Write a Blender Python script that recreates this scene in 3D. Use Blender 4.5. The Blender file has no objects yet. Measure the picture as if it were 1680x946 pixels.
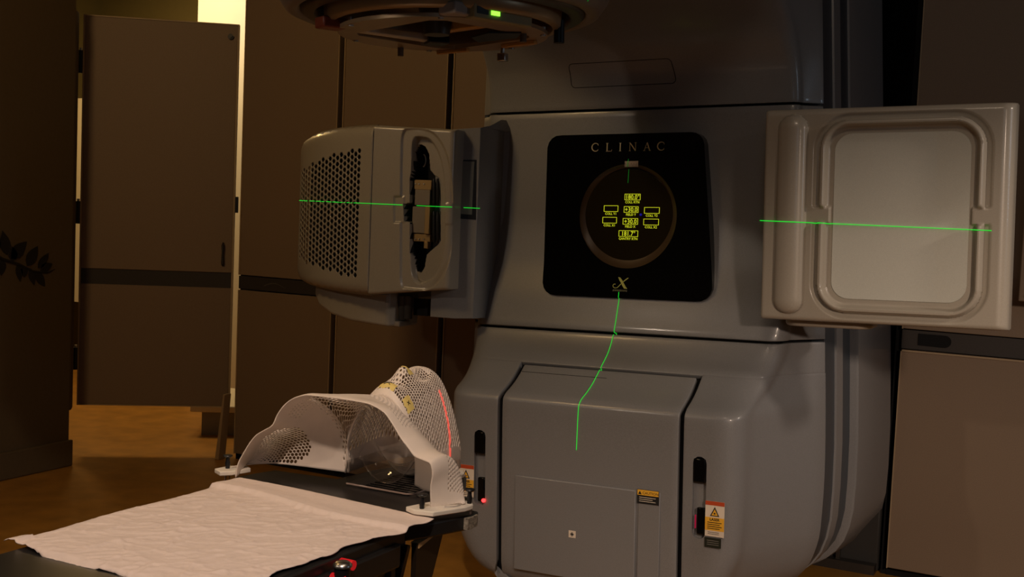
import bpy, bmesh, math, random
import numpy as np
from mathutils import Vector, Matrix
from mathutils.bvhtree import BVHTree
random.seed(4)
scn = bpy.context.scene
COL = scn.collection

# ------------------------------------------------------------------ camera
F = 1900.0
TH = math.radians(27.6); PITCH = math.atan(129/1900); ROLL = math.atan(.0435)
CAM = np.array([1.456, -2.398, 1.295])
FWD = np.array([-math.sin(TH)*math.cos(PITCH), math.cos(TH)*math.cos(PITCH), -math.sin(PITCH)])
_r = np.array([math.cos(TH), math.sin(TH), 0.0]); _u = np.cross(_r, FWD)
RT = math.cos(ROLL)*_r + math.sin(ROLL)*_u
UP = math.cos(ROLL)*_u - math.sin(ROLL)*_r
cam = bpy.data.objects.new('camera', bpy.data.cameras.new('camera'))
COL.objects.link(cam)
cam.data.sensor_width = 36; cam.data.lens = F/1680*36
cam.data.clip_start = .05
m = Matrix.Identity(4)
for i in range(3):
    m[i][0] = RT[i]; m[i][1] = UP[i]; m[i][2] = -FWD[i]; m[i][3] = CAM[i]
cam.matrix_world = m
scn.camera = cam

# ------------------------------------------------------------------ light and exposure
scn.view_settings.view_transform = 'Standard'
scn.view_settings.look = 'None'
scn.view_settings.gamma = 1
scn.view_settings.use_curve_mapping = False
scn.view_settings.exposure = 0
w = bpy.data.worlds.new('world'); scn.world = w; w.use_nodes = True
w.node_tree.nodes['Background'].inputs[0].default_value = (.02, .016, .012, 1)
w.node_tree.nodes['Background'].inputs[1].default_value = .5

def area(name, loc, target, size, power, color, size_y=None):
    l = bpy.data.lights.new(name, 'AREA'); l.energy = power; l.color = color
    l.size = size
    if size_y: l.shape = 'RECTANGLE'; l.size_y = size_y
    o = bpy.data.objects.new(name, l); COL.objects.link(o)
    o.location = loc
    d = Vector(target) - Vector(loc)
    o.rotation_euler = d.to_track_quat('-Z', 'Y').to_euler()
    return o
def spot(name, loc, target, power, color, ang, blend=.6, size=.08):
    l = bpy.data.lights.new(name, 'SPOT'); l.energy = power; l.color = color
    l.spot_size = math.radians(ang); l.spot_blend = blend; l.shadow_soft_size = size
    o = bpy.data.objects.new(name, l); COL.objects.link(o); o.location = loc
    o.rotation_euler = (Vector(target)-Vector(loc)).to_track_quat('-Z', 'Y').to_euler()
    return o
area('ceiling_light_over_couch', (.95, -1.0, 2.88), (.3, -.3, .6), .35, 6, (1, .76, .55))
spot('couch_downlight', (1.0, -2.2, 2.85), (-.05, -.55, .65), 150, (1, .76, .60), 44, .7, .07)
spot('right_side_spot', (3.3, .62, 2.30), (.45, 1.0, .72), 75, (1, .80, .64), 34, .8, .10)
area('bright_slit_right', (3.4, .45, 1.66), (.6, 1.0, 1.4), .06, 2.2, (.62, .8, 1), .45)
spot('low_fill_right', (2.5, -1.6, 1.80), (.9, 1.5, .20), 175, (1, .76, .58), 46, 1.0, .10)  # unseen fill added to brighten the base side and lower right wall
spot('front_lamp_left', (-1.8, -3.5, 2.80), (.3, 1.2, .35), 62, (1, .80, .62), 44, 1.0, .07)
area('cool_front_light', (2.1, -3.6, 1.9), (.5, 1, .9), .5, 2.0, (.62, .8, 1), 1.2)  # unseen cool source in front, placed for the bluish highlights
area('warm_light_left', (-1.3, -.9, 2.88), (-1.9, 2, 1.0), .4, 18, (1, .64, .28))
area('corridor_light', (-4.3, 2.6, 2.85), (-4.0, 3.2, 0), .4, 26, (1, .62, .22))
area('corridor_wall_washer', (-3.5, 2.55, 2.75), (-3.4, 3.2, 1.8), .25, 6.5, (1, .86, .62))

# ------------------------------------------------------------------ pixel -> point on a plane of the room (1680 x 946 frame)
def ray(px, py): return FWD + RT*(px-840)/F - UP*(py-473)/F
def at(px, py, v, ax=1):
    d = ray(px, py); return CAM + (v-CAM[ax])/d[ax]*d
def atp(px, py, P, N):
    d = ray(px, py); P = np.array(P); N = np.array(N)
    return CAM + ((P-CAM)@N)/(d@N)*d
ISO = 1.295
GA = math.radians(1.8); GC, GS = math.cos(GA), math.sin(GA)
def gr(p):      # the machine stands turned by 1.8 degrees about its axis
    x, z = p[0], p[2]-ISO
    return (x*GC - z*GS, p[1], x*GS + z*GC + ISO)
def ung(p):
    x, z = p[0], p[2]-ISO
    return np.array([x*GC + z*GS, p[1], -x*GS + z*GC + ISO])

# ------------------------------------------------------------------ materials
def mat(name, col, rough=.5, metal=0, spec=.5, var=0, vscale=40, bump=0, bscale=200, emit=None, estr=0, coat=0, trans=0, ior=1.45, stretch=None):
    M = bpy.data.materials.new(name); M.use_nodes = True
    nt = M.node_tree; b = nt.nodes['Principled BSDF']
    b.inputs['Base Color'].default_value = (*col, 1)
    b.inputs['Roughness'].default_value = rough
    b.inputs['Metallic'].default_value = metal
    b.inputs['Specular IOR Level'].default_value = spec
    b.inputs['Coat Weight'].default_value = coat
    b.inputs['Coat Roughness'].default_value = .12
    b.inputs['Transmission Weight'].default_value = trans
    b.inputs['IOR'].default_value = ior
    if emit:
        b.inputs['Emission Color'].default_value = (*emit, 1)
        b.inputs['Emission Strength'].default_value = estr
    if var or bump:
        tc = nt.nodes.new('ShaderNodeTexCoord'); mp = nt.nodes.new('ShaderNodeMapping')
        nt.links.new(tc.outputs['Object'], mp.inputs[0])
        if stretch: mp.inputs['Scale'].default_value = stretch
    if var:
        n = nt.nodes.new('ShaderNodeTexNoise'); n.inputs['Scale'].default_value = vscale
        n.inputs['Detail'].default_value = 4
        nt.links.new(mp.outputs[0], n.inputs[0])
        r = nt.nodes.new('ShaderNodeMapRange')
        r.inputs[1].default_value = .3; r.inputs[2].default_value = .7
        r.inputs[3].default_value = 1-var; r.inputs[4].default_value = 1+var
        nt.links.new(n.outputs[0], r.inputs[0])
        mx = nt.nodes.new('ShaderNodeVectorMath'); mx.operation = 'SCALE'
        mx.inputs[0].default_value = col
        nt.links.new(r.outputs[0], mx.inputs['Scale'])
        nt.links.new(mx.outputs[0], b.inputs['Base Color'])
    if bump:
        n = nt.nodes.new('ShaderNodeTexNoise'); n.inputs['Scale'].default_value = bscale
        n.inputs['Detail'].default_value = 3
        nt.links.new(mp.outputs[0], n.inputs[0])
        bp = nt.nodes.new('ShaderNodeBump'); bp.inputs['Strength'].default_value = bump
        bp.inputs['Distance'].default_value = .002
        nt.links.new(n.outputs[0], bp.inputs['Height'])
        nt.links.new(bp.outputs[0], b.inputs['Normal'])
    return M
PAINT = mat('grey_paint', (.205, .205, .21), .36, var=.10, vscale=420, bump=.12, bscale=350, coat=.25)
PAINT_D = mat('groove_paint', (.045, .055, .068), .35)
BEIGE = mat('beige_plastic', (.39, .35, .29), .32, var=.05, vscale=300, bump=.08, bscale=300, coat=.25)
SRC = mat('beige_plastic_dim', (.285, .26, .22), .32, var=.05, vscale=300, bump=.08, bscale=300, coat=.25)  # darker copy of the beige: the source's weaker light put into the colour
PANEL_IN = mat('detector_skin', (.56, .56, .50), .38, var=.07, vscale=500, bump=.1, bscale=500)
BLACK = mat('black_plastic', (.008, .008, .009), .4)
VOID = mat('dark_void', (.004, .004, .005), .9)
GLASSB = mat('black_glass', (.003, .003, .003), .06, spec=.28)
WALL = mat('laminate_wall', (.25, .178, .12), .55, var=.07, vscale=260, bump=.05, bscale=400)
WALLD = mat('dark_strip', (.045, .038, .034), .5, var=.1, vscale=200)
TRIMC = mat('panel_edge', (.42, .31, .19), .5)
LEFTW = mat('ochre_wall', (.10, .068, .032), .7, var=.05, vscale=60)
OLIVE = mat('corridor_wall', (.12, .095, .032), .8, var=.03, vscale=20)
WHITEW = mat('corridor_white_wall', (.80, .74, .60), .7)
FLOOR = mat('vinyl_floor', (.37, .175, .03), .42, var=.18, vscale=9, bump=.04, bscale=90)
CEIL = mat('ceiling_board', (.5, .47, .42), .9, var=.04, vscale=90)
METAL = mat('steel', (.55, .53, .50), .3, 1)
METALD = mat('dull_steel', (.20, .17, .13), .5, .4)
BRASS = mat('brass_tint', (.30, .20, .08), .45, .5)
DARKM = mat('dark_metal', (.09, .08, .07), .4, .7)
MASKM = mat('mask_plastic', (.80, .70, .61), .42, var=.03, vscale=30)
WHITEP = mat('white_plastic', (.82, .76, .66), .4)
SHEET = mat('sheet_cotton', (.80, .68, .62), .9, var=.02, vscale=60, bump=.35, bscale=120)
TAPE = mat('yellow_tape', (.80, .62, .20), .6)
INK = mat('ink', (.01, .01, .01), .6)
CARBON = mat('couch_black', (.014, .014, .014), .32, bump=.05, bscale=300)
CLEAR = mat('clear_plastic', (.95, .93, .9), .03, trans=1, ior=1.3)
CLEARF = mat('clear_film', (.9, .9, .86), .05, spec=.6)
_nt = CLEARF.node_tree; _b = _nt.nodes['Principled BSDF']; _o = _nt.nodes['Material Output']
_t = _nt.nodes.new('ShaderNodeBsdfTransparent'); _m = _nt.nodes.new('ShaderNodeMixShader'); _g = _nt.nodes.new('ShaderNodeBsdfGlossy'); _g.inputs['Roughness'].default_value = .05
_f = _nt.nodes.new('ShaderNodeLayerWeight'); _f.inputs[0].default_value = .25
_nt.links.new(_f.outputs['Facing'], _m.inputs[0]); _nt.links.new(_t.outputs[0], _m.inputs[1]); _nt.links.new(_g.outputs[0], _m.inputs[2]); _nt.links.new(_m.outputs[0], _o.inputs[0])
LEAF = mat('leaf_print', (.012, .009, .006), .7)
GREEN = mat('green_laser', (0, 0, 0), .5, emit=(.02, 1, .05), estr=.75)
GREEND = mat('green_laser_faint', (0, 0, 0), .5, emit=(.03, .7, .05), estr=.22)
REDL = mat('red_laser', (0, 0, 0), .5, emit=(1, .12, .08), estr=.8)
REDLED = mat('red_led', (.2, 0, 0), .3, emit=(1, .02, .02), estr=6)
GRNLED = mat('green_led', (0, .2, 0), .3, emit=(.25, 1, .05), estr=2.2)
YEL = mat('display_yellow', (0, 0, 0), .5, emit=(.80, .85, .02), estr=.85)
GOLD = mat('gold_letters', (.35, .28, .16), .4, .3)
LOGO = mat('logo_green', (.35, .36, .08), .4, .3)
STK_W = mat('sticker_white', (.75, .66, .55), .5)
STK_Y = mat('sticker_yellow', (.85, .46, .04), .5)
STK_R = mat('sticker_red', (.50, .07, .02), .5)
REDP = mat('red_button', (.45, .01, .01), .35, emit=(1, .02, .03), estr=.25)
AMBER = mat('amber_plastic', (.5, .26, .06), .4)
SCREW = mat('socket_brown', (.10, .065, .035), .5)

# ------------------------------------------------------------------ builders
OFF = {}
def thing(name, label=None, cat=None, loc=(0, 0, 0), group=None, kind=None):
    o = bpy.data.objects.new(name, None); COL.objects.link(o)
    o.empty_display_size = .1
    o.location = loc; OFF[o] = Vector(loc)
    if label: o['label'] = label
    if cat: o['category'] = cat
    if group: o['group'] = group
    if kind: o['kind'] = kind
    return o
def tag(o, label=None, cat=None, group=None, kind=None):
    if label: o['label'] = label
    if cat: o['category'] = cat
    if group: o['group'] = group
    if kind: o['kind'] = kind
    return o
def obj(name, V, Fc, mt, parent=None, smooth=0, bevel=0, bseg=2, solid=0, soff=-1, mi=None, weld=False, bang=35):
    me = bpy.data.meshes.new(name)
    if parent is not None: off = OFF[parent]
    else:
        a = np.array([tuple(v) for v in V]); off = Vector(((a[:, 0].min()+a[:, 0].max())/2, (a[:, 1].min()+a[:, 1].max())/2, a[:, 2].min()))
    me.from_pydata([(v[0]-off[0], v[1]-off[1], v[2]-off[2]) for v in V], [], Fc)
    mts = mt if isinstance(mt, (list, tuple)) else [mt]
    for q in mts: me.materials.append(q)
    if mi is not None: me.polygons.foreach_set('material_index', mi)
    if weld:
        bm = bmesh.new(); bm.from_mesh(me); bmesh.ops.remove_doubles(bm, verts=bm.verts, dist=1e-5)
        bmesh.ops.recalc_face_normals(bm, faces=bm.faces); bm.to_mesh(me); bm.free()
    if smooth:
        me.shade_smooth(); me.set_sharp_from_angle(angle=math.radians(smooth))
    o = bpy.data.objects.new(name, me); COL.objects.link(o)
    if parent is not None: o.parent = parent; OFF[o] = off
    else: o.location = off; OFF[o] = off
    if solid:
        md = o.modifiers.new('s', 'SOLIDIFY'); md.thickness = solid; md.offset = soff
    if bevel:
        md = o.modifiers.new('b', 'BEVEL'); md.width = bevel; md.segments = bseg; md.limit_method = 'ANGLE'; md.angle_limit = math.radians(bang)
        if not smooth:
            me.shade_smooth(); me.set_sharp_from_angle(angle=math.radians(34))
    return o
class MB:
    def __init__(s, f=None): s.V = []; s.F = []; s.f = f
    def add(s, V, Fc):
        n = len(s.V)
        s.V += [tuple(s.f(v)) if s.f else tuple(v) for v in V]; s.F += [[i+n for i in q] for q in Fc]; return s
    def box(s, x0, x1, y0, y1, z0, z1):
        return s.add([(x, y, z) for z in (z0, z1) for x, y in ((x0, y0), (x1, y0), (x1, y1), (x0, y1))],
                     [(3, 2, 1, 0), (4, 5, 6, 7), (0, 1, 5, 4), (1, 2, 6, 5), (2, 3, 7, 6), (3, 0, 4, 7)])
    def prism(s, pts, d):       # planar polygon (3D points) pushed along the vector d
        n = len(pts); d = np.array(d)
        V = [tuple(p) for p in pts] + [tuple(np.array(p)+d) for p in pts]
        Fc = [list(range(n))[::-1], list(range(n, 2*n))] + [[i, (i+1) % n, n+(i+1) % n, n+i] for i in range(n)]
        return s.add(V, Fc)
    def cyl(s, a, b, r, n=16, r2=None):
        return s.tube([a, b], [r, r if r2 is None else r2], n)
    def tube(s, P, R, n=8):
        P = [Vector(p) for p in P]
        if not isinstance(R, (list, tuple)): R = [R]*len(P)
        V = []; prev = None
        for i, p in enumerate(P):
            t = (P[min(i+1, len(P)-1)] - P[max(i-1, 0)]).normalized()
            if prev is None:
                a = Vector((0, 0, 1)) if abs(t.z) < .9 else Vector((1, 0, 0)); x = t.cross(a).normalized()
            else: x = (prev - t*prev.dot(t)).normalized()
            prev = x; y = t.cross(x)
            V += [tuple(p + (x*math.cos(2*math.pi*k/n) + y*math.sin(2*math.pi*k/n))*R[i]) for k in range(n)]
        Fc = [[i*n+k, i*n+(k+1) % n, (i+1)*n+(k+1) % n, (i+1)*n+k] for i in range(len(P)-1) for k in range(n)]
        Fc += [list(range(n))[::-1], [(len(P)-1)*n+k for k in range(n)]]
        return s.add(V, Fc)
    def lathe(s, prof, cx, cy, n=64, close=False):   # prof = (r, z)
        V = [(cx+r*math.cos(2*math.pi*k/n), cy+r*math.sin(2*math.pi*k/n), z) for r, z in prof for k in range(n)]
        Fc = [[i*n+k, i*n+(k+1) % n, (i+1)*n+(k+1) % n, (i+1)*n+k] for i in range(len(prof)-1) for k in range(n)]
        return s.add(V, Fc)
    def build(s, name, mt, parent=None, **k): return obj(name, s.V, s.F, mt, parent, **k)
def grid(fn, us, vs, flip=False):
    V = [tuple(fn(u, v)) for v in vs for u in us]; n = len(us)
    Fc = [[j*n+i, j*n+i+1, (j+1)*n+i+1, (j+1)*n+i] for j in range(len(vs)-1) for i in range(n-1)]
    if flip: Fc = [q[::-1] for q in Fc]
    return V, Fc
def hexshell(fn, nu, nv, hole, jit=0):
    """honeycomb of cells over (u,v) in the unit square; hole(u,v) = size 0..1 of the opening in a cell"""
    V = []; Fc = []; idx = {}
    def vid(a, b):
        a = min(max(a, 0), 1); b = min(max(b, 0), 1)
        k = (round(a*nu*6), round(b*nv*6))
        if k not in idx: idx[k] = len(V); V.append(tuple(fn(a, b)))
        return idx[k]
    for j in range(nv+1):
        for i in range(nu+1):
            cu = (i + .5*(j % 2))/nu; cv = j/nv
            if cu > 1+.4/nu: continue
            P = [(cu + math.cos(math.radians(a))*.57735/nu, cv + math.sin(math.radians(a))*.6667/nv) for a in (30, 90, 150, 210, 270, 330)]
            out = [vid(*p) for p in P]
            o2 = [q for n_, q in enumerate(out) if q != out[n_-1]]
            if len(set(o2)) < 3: continue
            s = hole(cu, cv)
            inside = .6/nu < cu < 1-.6/nu and .7/nv < cv < 1-.7/nv
            if s < .08 or not inside or len(o2) < 6: Fc.append(out if len(set(out)) == 6 else list(dict.fromkeys(out))); continue
            n = len(V)
            for a, b in P: V.append(tuple(fn(cu+(a-cu)*s, cv+(b-cv)*s)))
            Fc += [[out[k], out[(k+1) % 6], n+(k+1) % 6, n+k] for k in range(6)]
    return V, [f for f in Fc if len(f) > 2]
def cut(o, cutter_mb, mode='INDEX'):
    c = cutter_mb.build('cutter', VOID, weld=True)
    bpy.context.view_layer.update()
    md = o.modifiers.new('c', 'BOOLEAN'); md.object = c; md.solver = 'EXACT'; md.material_mode = mode
    dg = bpy.context.evaluated_depsgraph_get(); dg.update()
    me = bpy.data.meshes.new_from_object(o.evaluated_get(dg))
    o.modifiers.clear(); o.data = me
    bpy.data.objects.remove(c)
def text_mesh(s, size, f, align='CENTER', depth=0, sx=1, bold=0):
    """default font text, mapped by f(x, y) to 3D"""
    cu = bpy.data.curves.new('t', 'FONT'); cu.body = s; cu.size = size; cu.align_x = align; cu.resolution_u = 2; cu.offset = bold
    o = bpy.data.objects.new('t', cu); COL.objects.link(o)
    dg = bpy.context.evaluated_depsgraph_get()
    me = bpy.data.meshes.new_from_object(o.evaluated_get(dg))
    V = [f(v.co.x*sx, v.co.y) for v in me.vertices]; Fc = [list(p.vertices) for p in me.polygons]
    bpy.data.objects.remove(o); bpy.data.meshes.remove(me)
    return V, Fc
def tab(pts):
    xs = np.array([p[0] for p in pts], float); ys = np.array([p[1] for p in pts], float)
    h = np.diff(xs); d = np.diff(ys)/h; mm = np.zeros(len(xs))
    for i in range(1, len(xs)-1):
        if d[i-1]*d[i] > 0: mm[i] = 2*d[i-1]*d[i]/(d[i-1]+d[i])
    mm[0] = d[0]; mm[-1] = d[-1]
    def f(x):
        x = min(max(x, xs[0]), xs[-1]); i = min(max(int(np.searchsorted(xs, x))-1, 0), len(h)-1)
        t = (x-xs[i])/h[i]
        return float((2*t**3-3*t*t+1)*ys[i] + (t**3-2*t*t+t)*h[i]*mm[i] + (-2*t**3+3*t*t)*ys[i+1] + (t**3-t*t)*h[i]*mm[i+1])
    return f
def tab3(us, pts):
    fs = [tab(list(zip(us, [p[k] for p in pts]))) for k in range(3)]
    return lambda u: np.array([f(u) for f in fs])
def lin(a, b, n): return [a+(b-a)*i/(n-1) for i in range(n)]
def ss(a, b, x): t = min(max((x-a)/(b-a), 0), 1); return t*t*(3-2*t)

# ================================================================== SETTING
def struct(name, mb, mt, **k):
    o = mb.build(name, mt, **k); o['kind'] = 'structure'; return o
struct('floor', MB().box(-5.6, 3.6, -5, 4.4, -.1, 0), FLOOR)
struct('ceiling', MB().box(-5.6, 3.6, -5, 4.4, 2.95, 3.05), CEIL)
struct('wall_right', MB().box(3.5, 3.6, -5, 2, 0, 2.95), WALL)
struct('wall_front', MB().box(-3.0, 3.5, -5.0, -4.9, 0, 2.95), WALL)
# left wall: painted, with skirting and a narrow frame leaf
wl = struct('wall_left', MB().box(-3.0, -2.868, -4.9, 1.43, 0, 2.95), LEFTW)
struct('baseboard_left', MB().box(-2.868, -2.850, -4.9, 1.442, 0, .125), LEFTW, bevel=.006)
# back wall
wb = thing('wall_back', loc=(-.8, 2, 0), kind='structure')
MB().box(-2.37, -.80, 2.03, 2.15, 0, 2.95).build('wall_core', VOID, wb)
MB().box(.765, 3.5, 2.031, 2.15, 0, 2.95).build('wall_core', VOID, wb)
edges = [-2.368, -1.776, -1.190, -.80]
for i in range(3):
    a, b = edges[i], edges[i+1]
    for z0, z1 in ((.035, .846), (.920, 2.93)):
        o = MB().box(a+.014, b-.014, 2.0, 2.03, z0, z1).build('wall_panel', WALL, wb, bevel=.002, bseg=1)
        for x in (a+.014, b-.014):
            s = 1 if x < (a+b)/2 else -1
            MB().box(min(x, x+s*.005), max(x, x+s*.006), 1.994, 2.0, z0, z1).build('edge_trim', TRIMC, o)
    MB().box(a+.008, b-.008, 2.006, 2.03, .852, .915).build('dark_strip', WALLD, wb)
for a, b in ((.765, 1.365), (1.365, 1.965), (1.965, 2.565), (2.565, 3.165)):
    for z0, z1 in ((.035, .848), (.925, 2.93)):
        o = MB().box(a+.006, b-.006, 2.0, 2.03, z0, z1).build('wall_panel', WALL, wb, bevel=.002, bseg=1)
        MB().box(a+.006, a+.010, 1.994, 2.0, z0, z1).build('edge_trim', TRIMC, o)
        if z0 < .5: MB().box(a+.006, b-.006, 1.994, 2.0, z1-.006, z1).build('edge_trim', TRIMC, o)
    MB().box(a+.006, b-.006, 2.006, 2.03, .852, .921).build('dark_strip', WALLD, wb)
# faint swoosh on the dark strip
V, Fc = [], []
for k in range(13):
    t = k/12; x = -2.20+.13*t; z = .876+.018*math.sin(t*math.pi)-.006*t; h = .0025*(1-t)+.0008
    V += [(x, 2.0045, z-h), (x, 2.0045, z+h)]
obj('swoosh_mark', V, [[2*k, 2*k+2, 2*k+3, 2*k+1] for k in range(12)], mat('swoosh', (.11, .095, .08), .4), wb)
# finger pull in the right dark strip
MB().prism([(.828, 2.005, .869), (.92, 2.005, .867)] + [(.92+.022*math.cos(a), 2.005, .889+.022*math.sin(a)) for a in lin(-1.2, 1.2, 7)] + [(.92, 2.005, .911), (.828, 2.005, .911)], (0, -.003, 0)).build('finger_pull', VOID, wb, weld=True)
# recess behind the machine
struct('wall_recess', MB().box(-.84, -.80, 2.04, 3.2, 0, 2.95).box(.745, .765, 2.035, 3.2, 0, 2.95).box(-.84, .765, 3.2, 3.25, 0, 2.95), VOID)
# corridor behind the open door
struct('wall_corridor', MB().box(-5.6, -2.37, 4.0, 4.1, 0, 2.95), OLIVE)
struct('wall_corridor_left', MB().box(-5.6, -5.5, 1.43, 4.0, 0, 2.95).box(-5.5, -3.35, 1.33, 1.43, 0, 2.95), OLIVE)
struct('gap_reflector', MB().box(-5.35, -4.95, 3.5, 3.55, .5, 1.95), WHITEW)  # white panel added so the hinge gap beside the door shows bright
struct('wall_corridor_right', MB().box(-3.785, -2.37, 3.2, 3.3, 0, 2.95), WHITEW)
struct('trim_1', MB().prism([(-2.87, 1.432, .262), (-2.874, 1.447, .262), (-2.919, 1.495, .262), (-2.95, 1.47, .262), (-2.95, 1.432, .262)], (0, 0, 1.86)), LEFTW, weld=True, bevel=.004)

# the open door: a tall leaf hanging between the left wall and the panelling
A = np.array([-3.076, 1.66, 0]); B = np.array([-2.478, 2.105, 0]); D = (B-A)/np.linalg.norm(B-A); N = np.array([D[1], -D[0], 0]); L = np.linalg.norm(B-A)
def dr(p): return tuple(A + D*p[0] + N*p[1] + np.array([0, 0, p[2]]))
door = thing('door_1', loc=tuple(A), kind='structure')
zb, zt = .245, 2.142
MB(dr).box(.012, L-.012, -.02, .02, zb, .842).build('lower_panel', WALL, door, bevel=.002, bseg=1)
MB(dr).box(.012, L-.012, -.02, .02, .918, zt).build('upper_panel', WALL, door, bevel=.002, bseg=1)
MB(dr).box(.012, L-.012, -.02, .014, .842, .918).build('dark_strip', WALLD, door)
MB(dr).box(.004, .012, -.022, .022, zb, zt).box(L-.012, L-.004, -.022, .022, zb, zt).build('edge_band', TRIMC, door)
MB(dr).box(.004, L-.004, -.022, .022, zb-.006, zb).box(.004, L-.004, -.022, .022, zt, zt+.006).build('edge_band', TRIMC, door)
for z in (1.92, 1.19, .47):
    h = MB(dr).cyl((-.006, .016, z-.055), (-.006, .016, z+.055), .012, 10).box(-.03, .006, -.012, .014, z-.045, z+.045).build('hinge', BLACK, door, smooth=30)
    MB(dr).cyl((-.006, .016, z+.055), (-.006, .016, z+.067), .007, 8).build('hinge_pin', METAL, h)
MB(dr).box(L-.002, L+.012, -.01, .016, 1.22, 1.30).build('latch_plate', BLACK, door, bevel=.002)
MB(dr).tube([(L-.055, .018, 1.065), (L-.055, .04, 1.055), (L-.055, .036, 1.01), (L-.055, .04, .965), (L-.055, .018, .955)], [.006, .007, .005, .007, .006], 8).build('door_handle', DARKM, door, smooth=50)
MB(dr).cyl((L-.045, .018, 2.085), (L-.045, .034, 2.085), .014, 14).cyl((L-.045, .034, 2.085), (L-.045, .040, 2.085), .009, 12).build('door_stop', BLACK, door, smooth=40)

# leaf branch printed on the left wall (flat)
br = MB()
P0 = [at(x, y, -2.865, 0) for x, y in ((-60, 395), (-20, 412), (5, 425), (30, 433), (55, 445), (78, 447), (90, 441))]
br.tube(P0, [.009, .008, .007, .006, .005, .003, .001], 6)
stem = br.build('branch_decal', LEAF, wl)
lv = [(12, 418, 4, 378, 9), (18, 424, 44, 396, 10), (44, 436, 62, 403, 9), (66, 444, 86, 432, 7), (40, 436, 40, 455, 6), (58, 444, 74, 470, 7), (30, 432, 33, 462, 6),
      (4, 425, 2, 452, 7), (50, 440, 56, 468, 6), (-10, 412, -4, 384, 9), (62, 440, 80, 415, 6), (22, 428, 20, 404, 8), (-20, 415, -18, 445, 7)]
for x0, y0, x1, y1, wd in lv:
    a = at(x0, y0, -2.8655, 0); b = at(x1, y1, -2.8655, 0); d = b-a; n = np.array([0, -d[2], d[1]]); n = n/np.linalg.norm(n)*wd*.0031
    pts = [a+d*t+n*math.sin(math.pi*t**.8)*1.0 for t in lin(0, 1, 7)] + [a+d*t-n*math.sin(math.pi*t**.8) for t in lin(1, 0, 7)[1:-1]]
    MB().prism(pts, (.001, 0, 0)).build('leaf', LEAF, wl)

# low platform in the corridor and the board leaning by the wall end
t = thing('platform', 'pale low box step on the corridor floor behind the open door', 'step', (-2.9, 2.7, 0))
MB().prism([(-2.93, 2.30, .13), (-2.50, 2.60, .13), (-2.50, 3.15, .13), (-3.30, 2.85, .13)], (0, 0, .035)).build('top_board', WHITEW, t, weld=True, bevel=.006)
MB().prism([(-2.90, 2.36, 0), (-2.53, 2.62, 0), (-2.53, 3.10, 0), (-3.25, 2.83, 0)], (0, 0, .13)).build('base', mat('platform_side', (.3, .29, .24), .7), t, weld=True)
o = MB().prism([(-2.435, 1.95, 0), (-2.410, 1.95, 0), (-2.383, 1.95, .33), (-2.393, 1.95, .33)], (0, .05, 0)).build('wooden_board', TRIMC, weld=True, bevel=.003)
tag(o, 'narrow wooden board leaning upright at the end of the panelled wall', 'board')

# equipment at the far right edge
t = thing('wall_cabinet', 'dark wall cabinet with drawer slots seen behind the right edge of the detector panel', 'cabinet', (1.5, 2.0, .95))
MB().box(1.16, 1.75, 1.88, 1.99, 1.06, 1.68).build('body', WALL, t, bevel=.004)
for z0, z1, mt in ((1.60, 1.635, BLACK), (1.535, 1.543, TRIMC), (1.46, 1.466, BLACK), (1.385, 1.42, BLACK), (1.14, 1.36, mat('cabinet_door', (.09, .09, .09), .4)), (1.098, 1.104, BLACK), (1.075, 1.083, BLACK)):
    MB().box(1.18, 1.74, 1.872, 1.88, z0, z1).build('drawer_front', mt, t)

# ================================================================== LINEAR ACCELERATOR
LA = thing('linear_accelerator', 'large grey radiotherapy treatment machine with black display panel and folded side arms', 'medical machine', (0, 1.6, 0))
yf = tab([(.07, .95), (.10, .90), (.16, .875), (.3, .872), (.66, .868), (.695, .870), (.712, .885), (.73, .925), (.753, .968), (.80, 1.03), (.849, 1.09), (.90, 1.122), (1.02, 1.158), (1.15, 1.198), (1.295, 1.216),
          (1.65, 1.22), (1.75, 1.205), (1.84, 1.145), (1.92, 1.04), (2.0, .86), (2.06, .62), (2.1, .3)])
Wf = tab([(.07, .28), (.10, .35), (.14, .41), (.2, .455), (.3, .490), (.45, .50), (.7, .502), (.8, .53), (.9, .552), (1.0, .555), (1.65, .555), (1.85, .55), (2.1, .52)])
Wr = tab([(.07, .46), (.10, .52), (.14, .575), (.2, .615), (.3, .640), (.5, .648), (.9, .638), (1.6, .612), (2.1, .592)])
Rc = tab([(.07, .09), (.5, .085), (.7, .09), (.8, .11), (.9, .08), (1.0, .05), (1.7, .05), (2.1, .12)])
YR = 1.30
def SP(q, z, off=0):
    """q in -1..1 front flat, 1..2 corner, 2..3 side (mirrored for negative)"""
    s = 1 if q >= 0 else -1; a = abs(q)
    W, Y, r, Wb = Wf(z), yf(z), Rc(z), Wr(z)
    r = min(r, .4*(YR-Y)) if YR-Y > 0 else .02
    x0 = W-r
    sd = Vector((Wb-W, YR-Y-r)).normalized()      # side direction (x,y)
    if a <= 1: p = (a*x0, Y, 0, -1)
    else:
        end = Vector((W, Y+r)); 
        if a <= 2:
            t = (a-1); P0 = Vector((x0, Y)); P1 = Vector((W, Y)); P2 = end
            p2 = P0*(1-t)**2 + P1*2*t*(1-t) + P2*t*t
            tg = (P1-P0)*(1-t) + (P2-P1)*t
            n = Vector((tg.y, -tg.x)).normalized(); p = (p2.x, p2.y, n.x, n.y)
        else:
            t = a-2; P0 = end; P3 = Vector((Wb, YR)); c = Vector((W+.25*(Wb-W), Y+r+.35*(YR-Y-r)))
            p2 = P0*(1-t)**2 + c*2*t*(1-t) + P3*t*t
            tg = (c-P0)*(1-t)+(P3-c)*t; n = Vector((tg.y, -tg.x)).normalized(); p = (p2.x, p2.y, n.x, n.y)
    return gr((s*(p[0]+p[2]*off), p[1]+p[3]*off, z))
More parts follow.
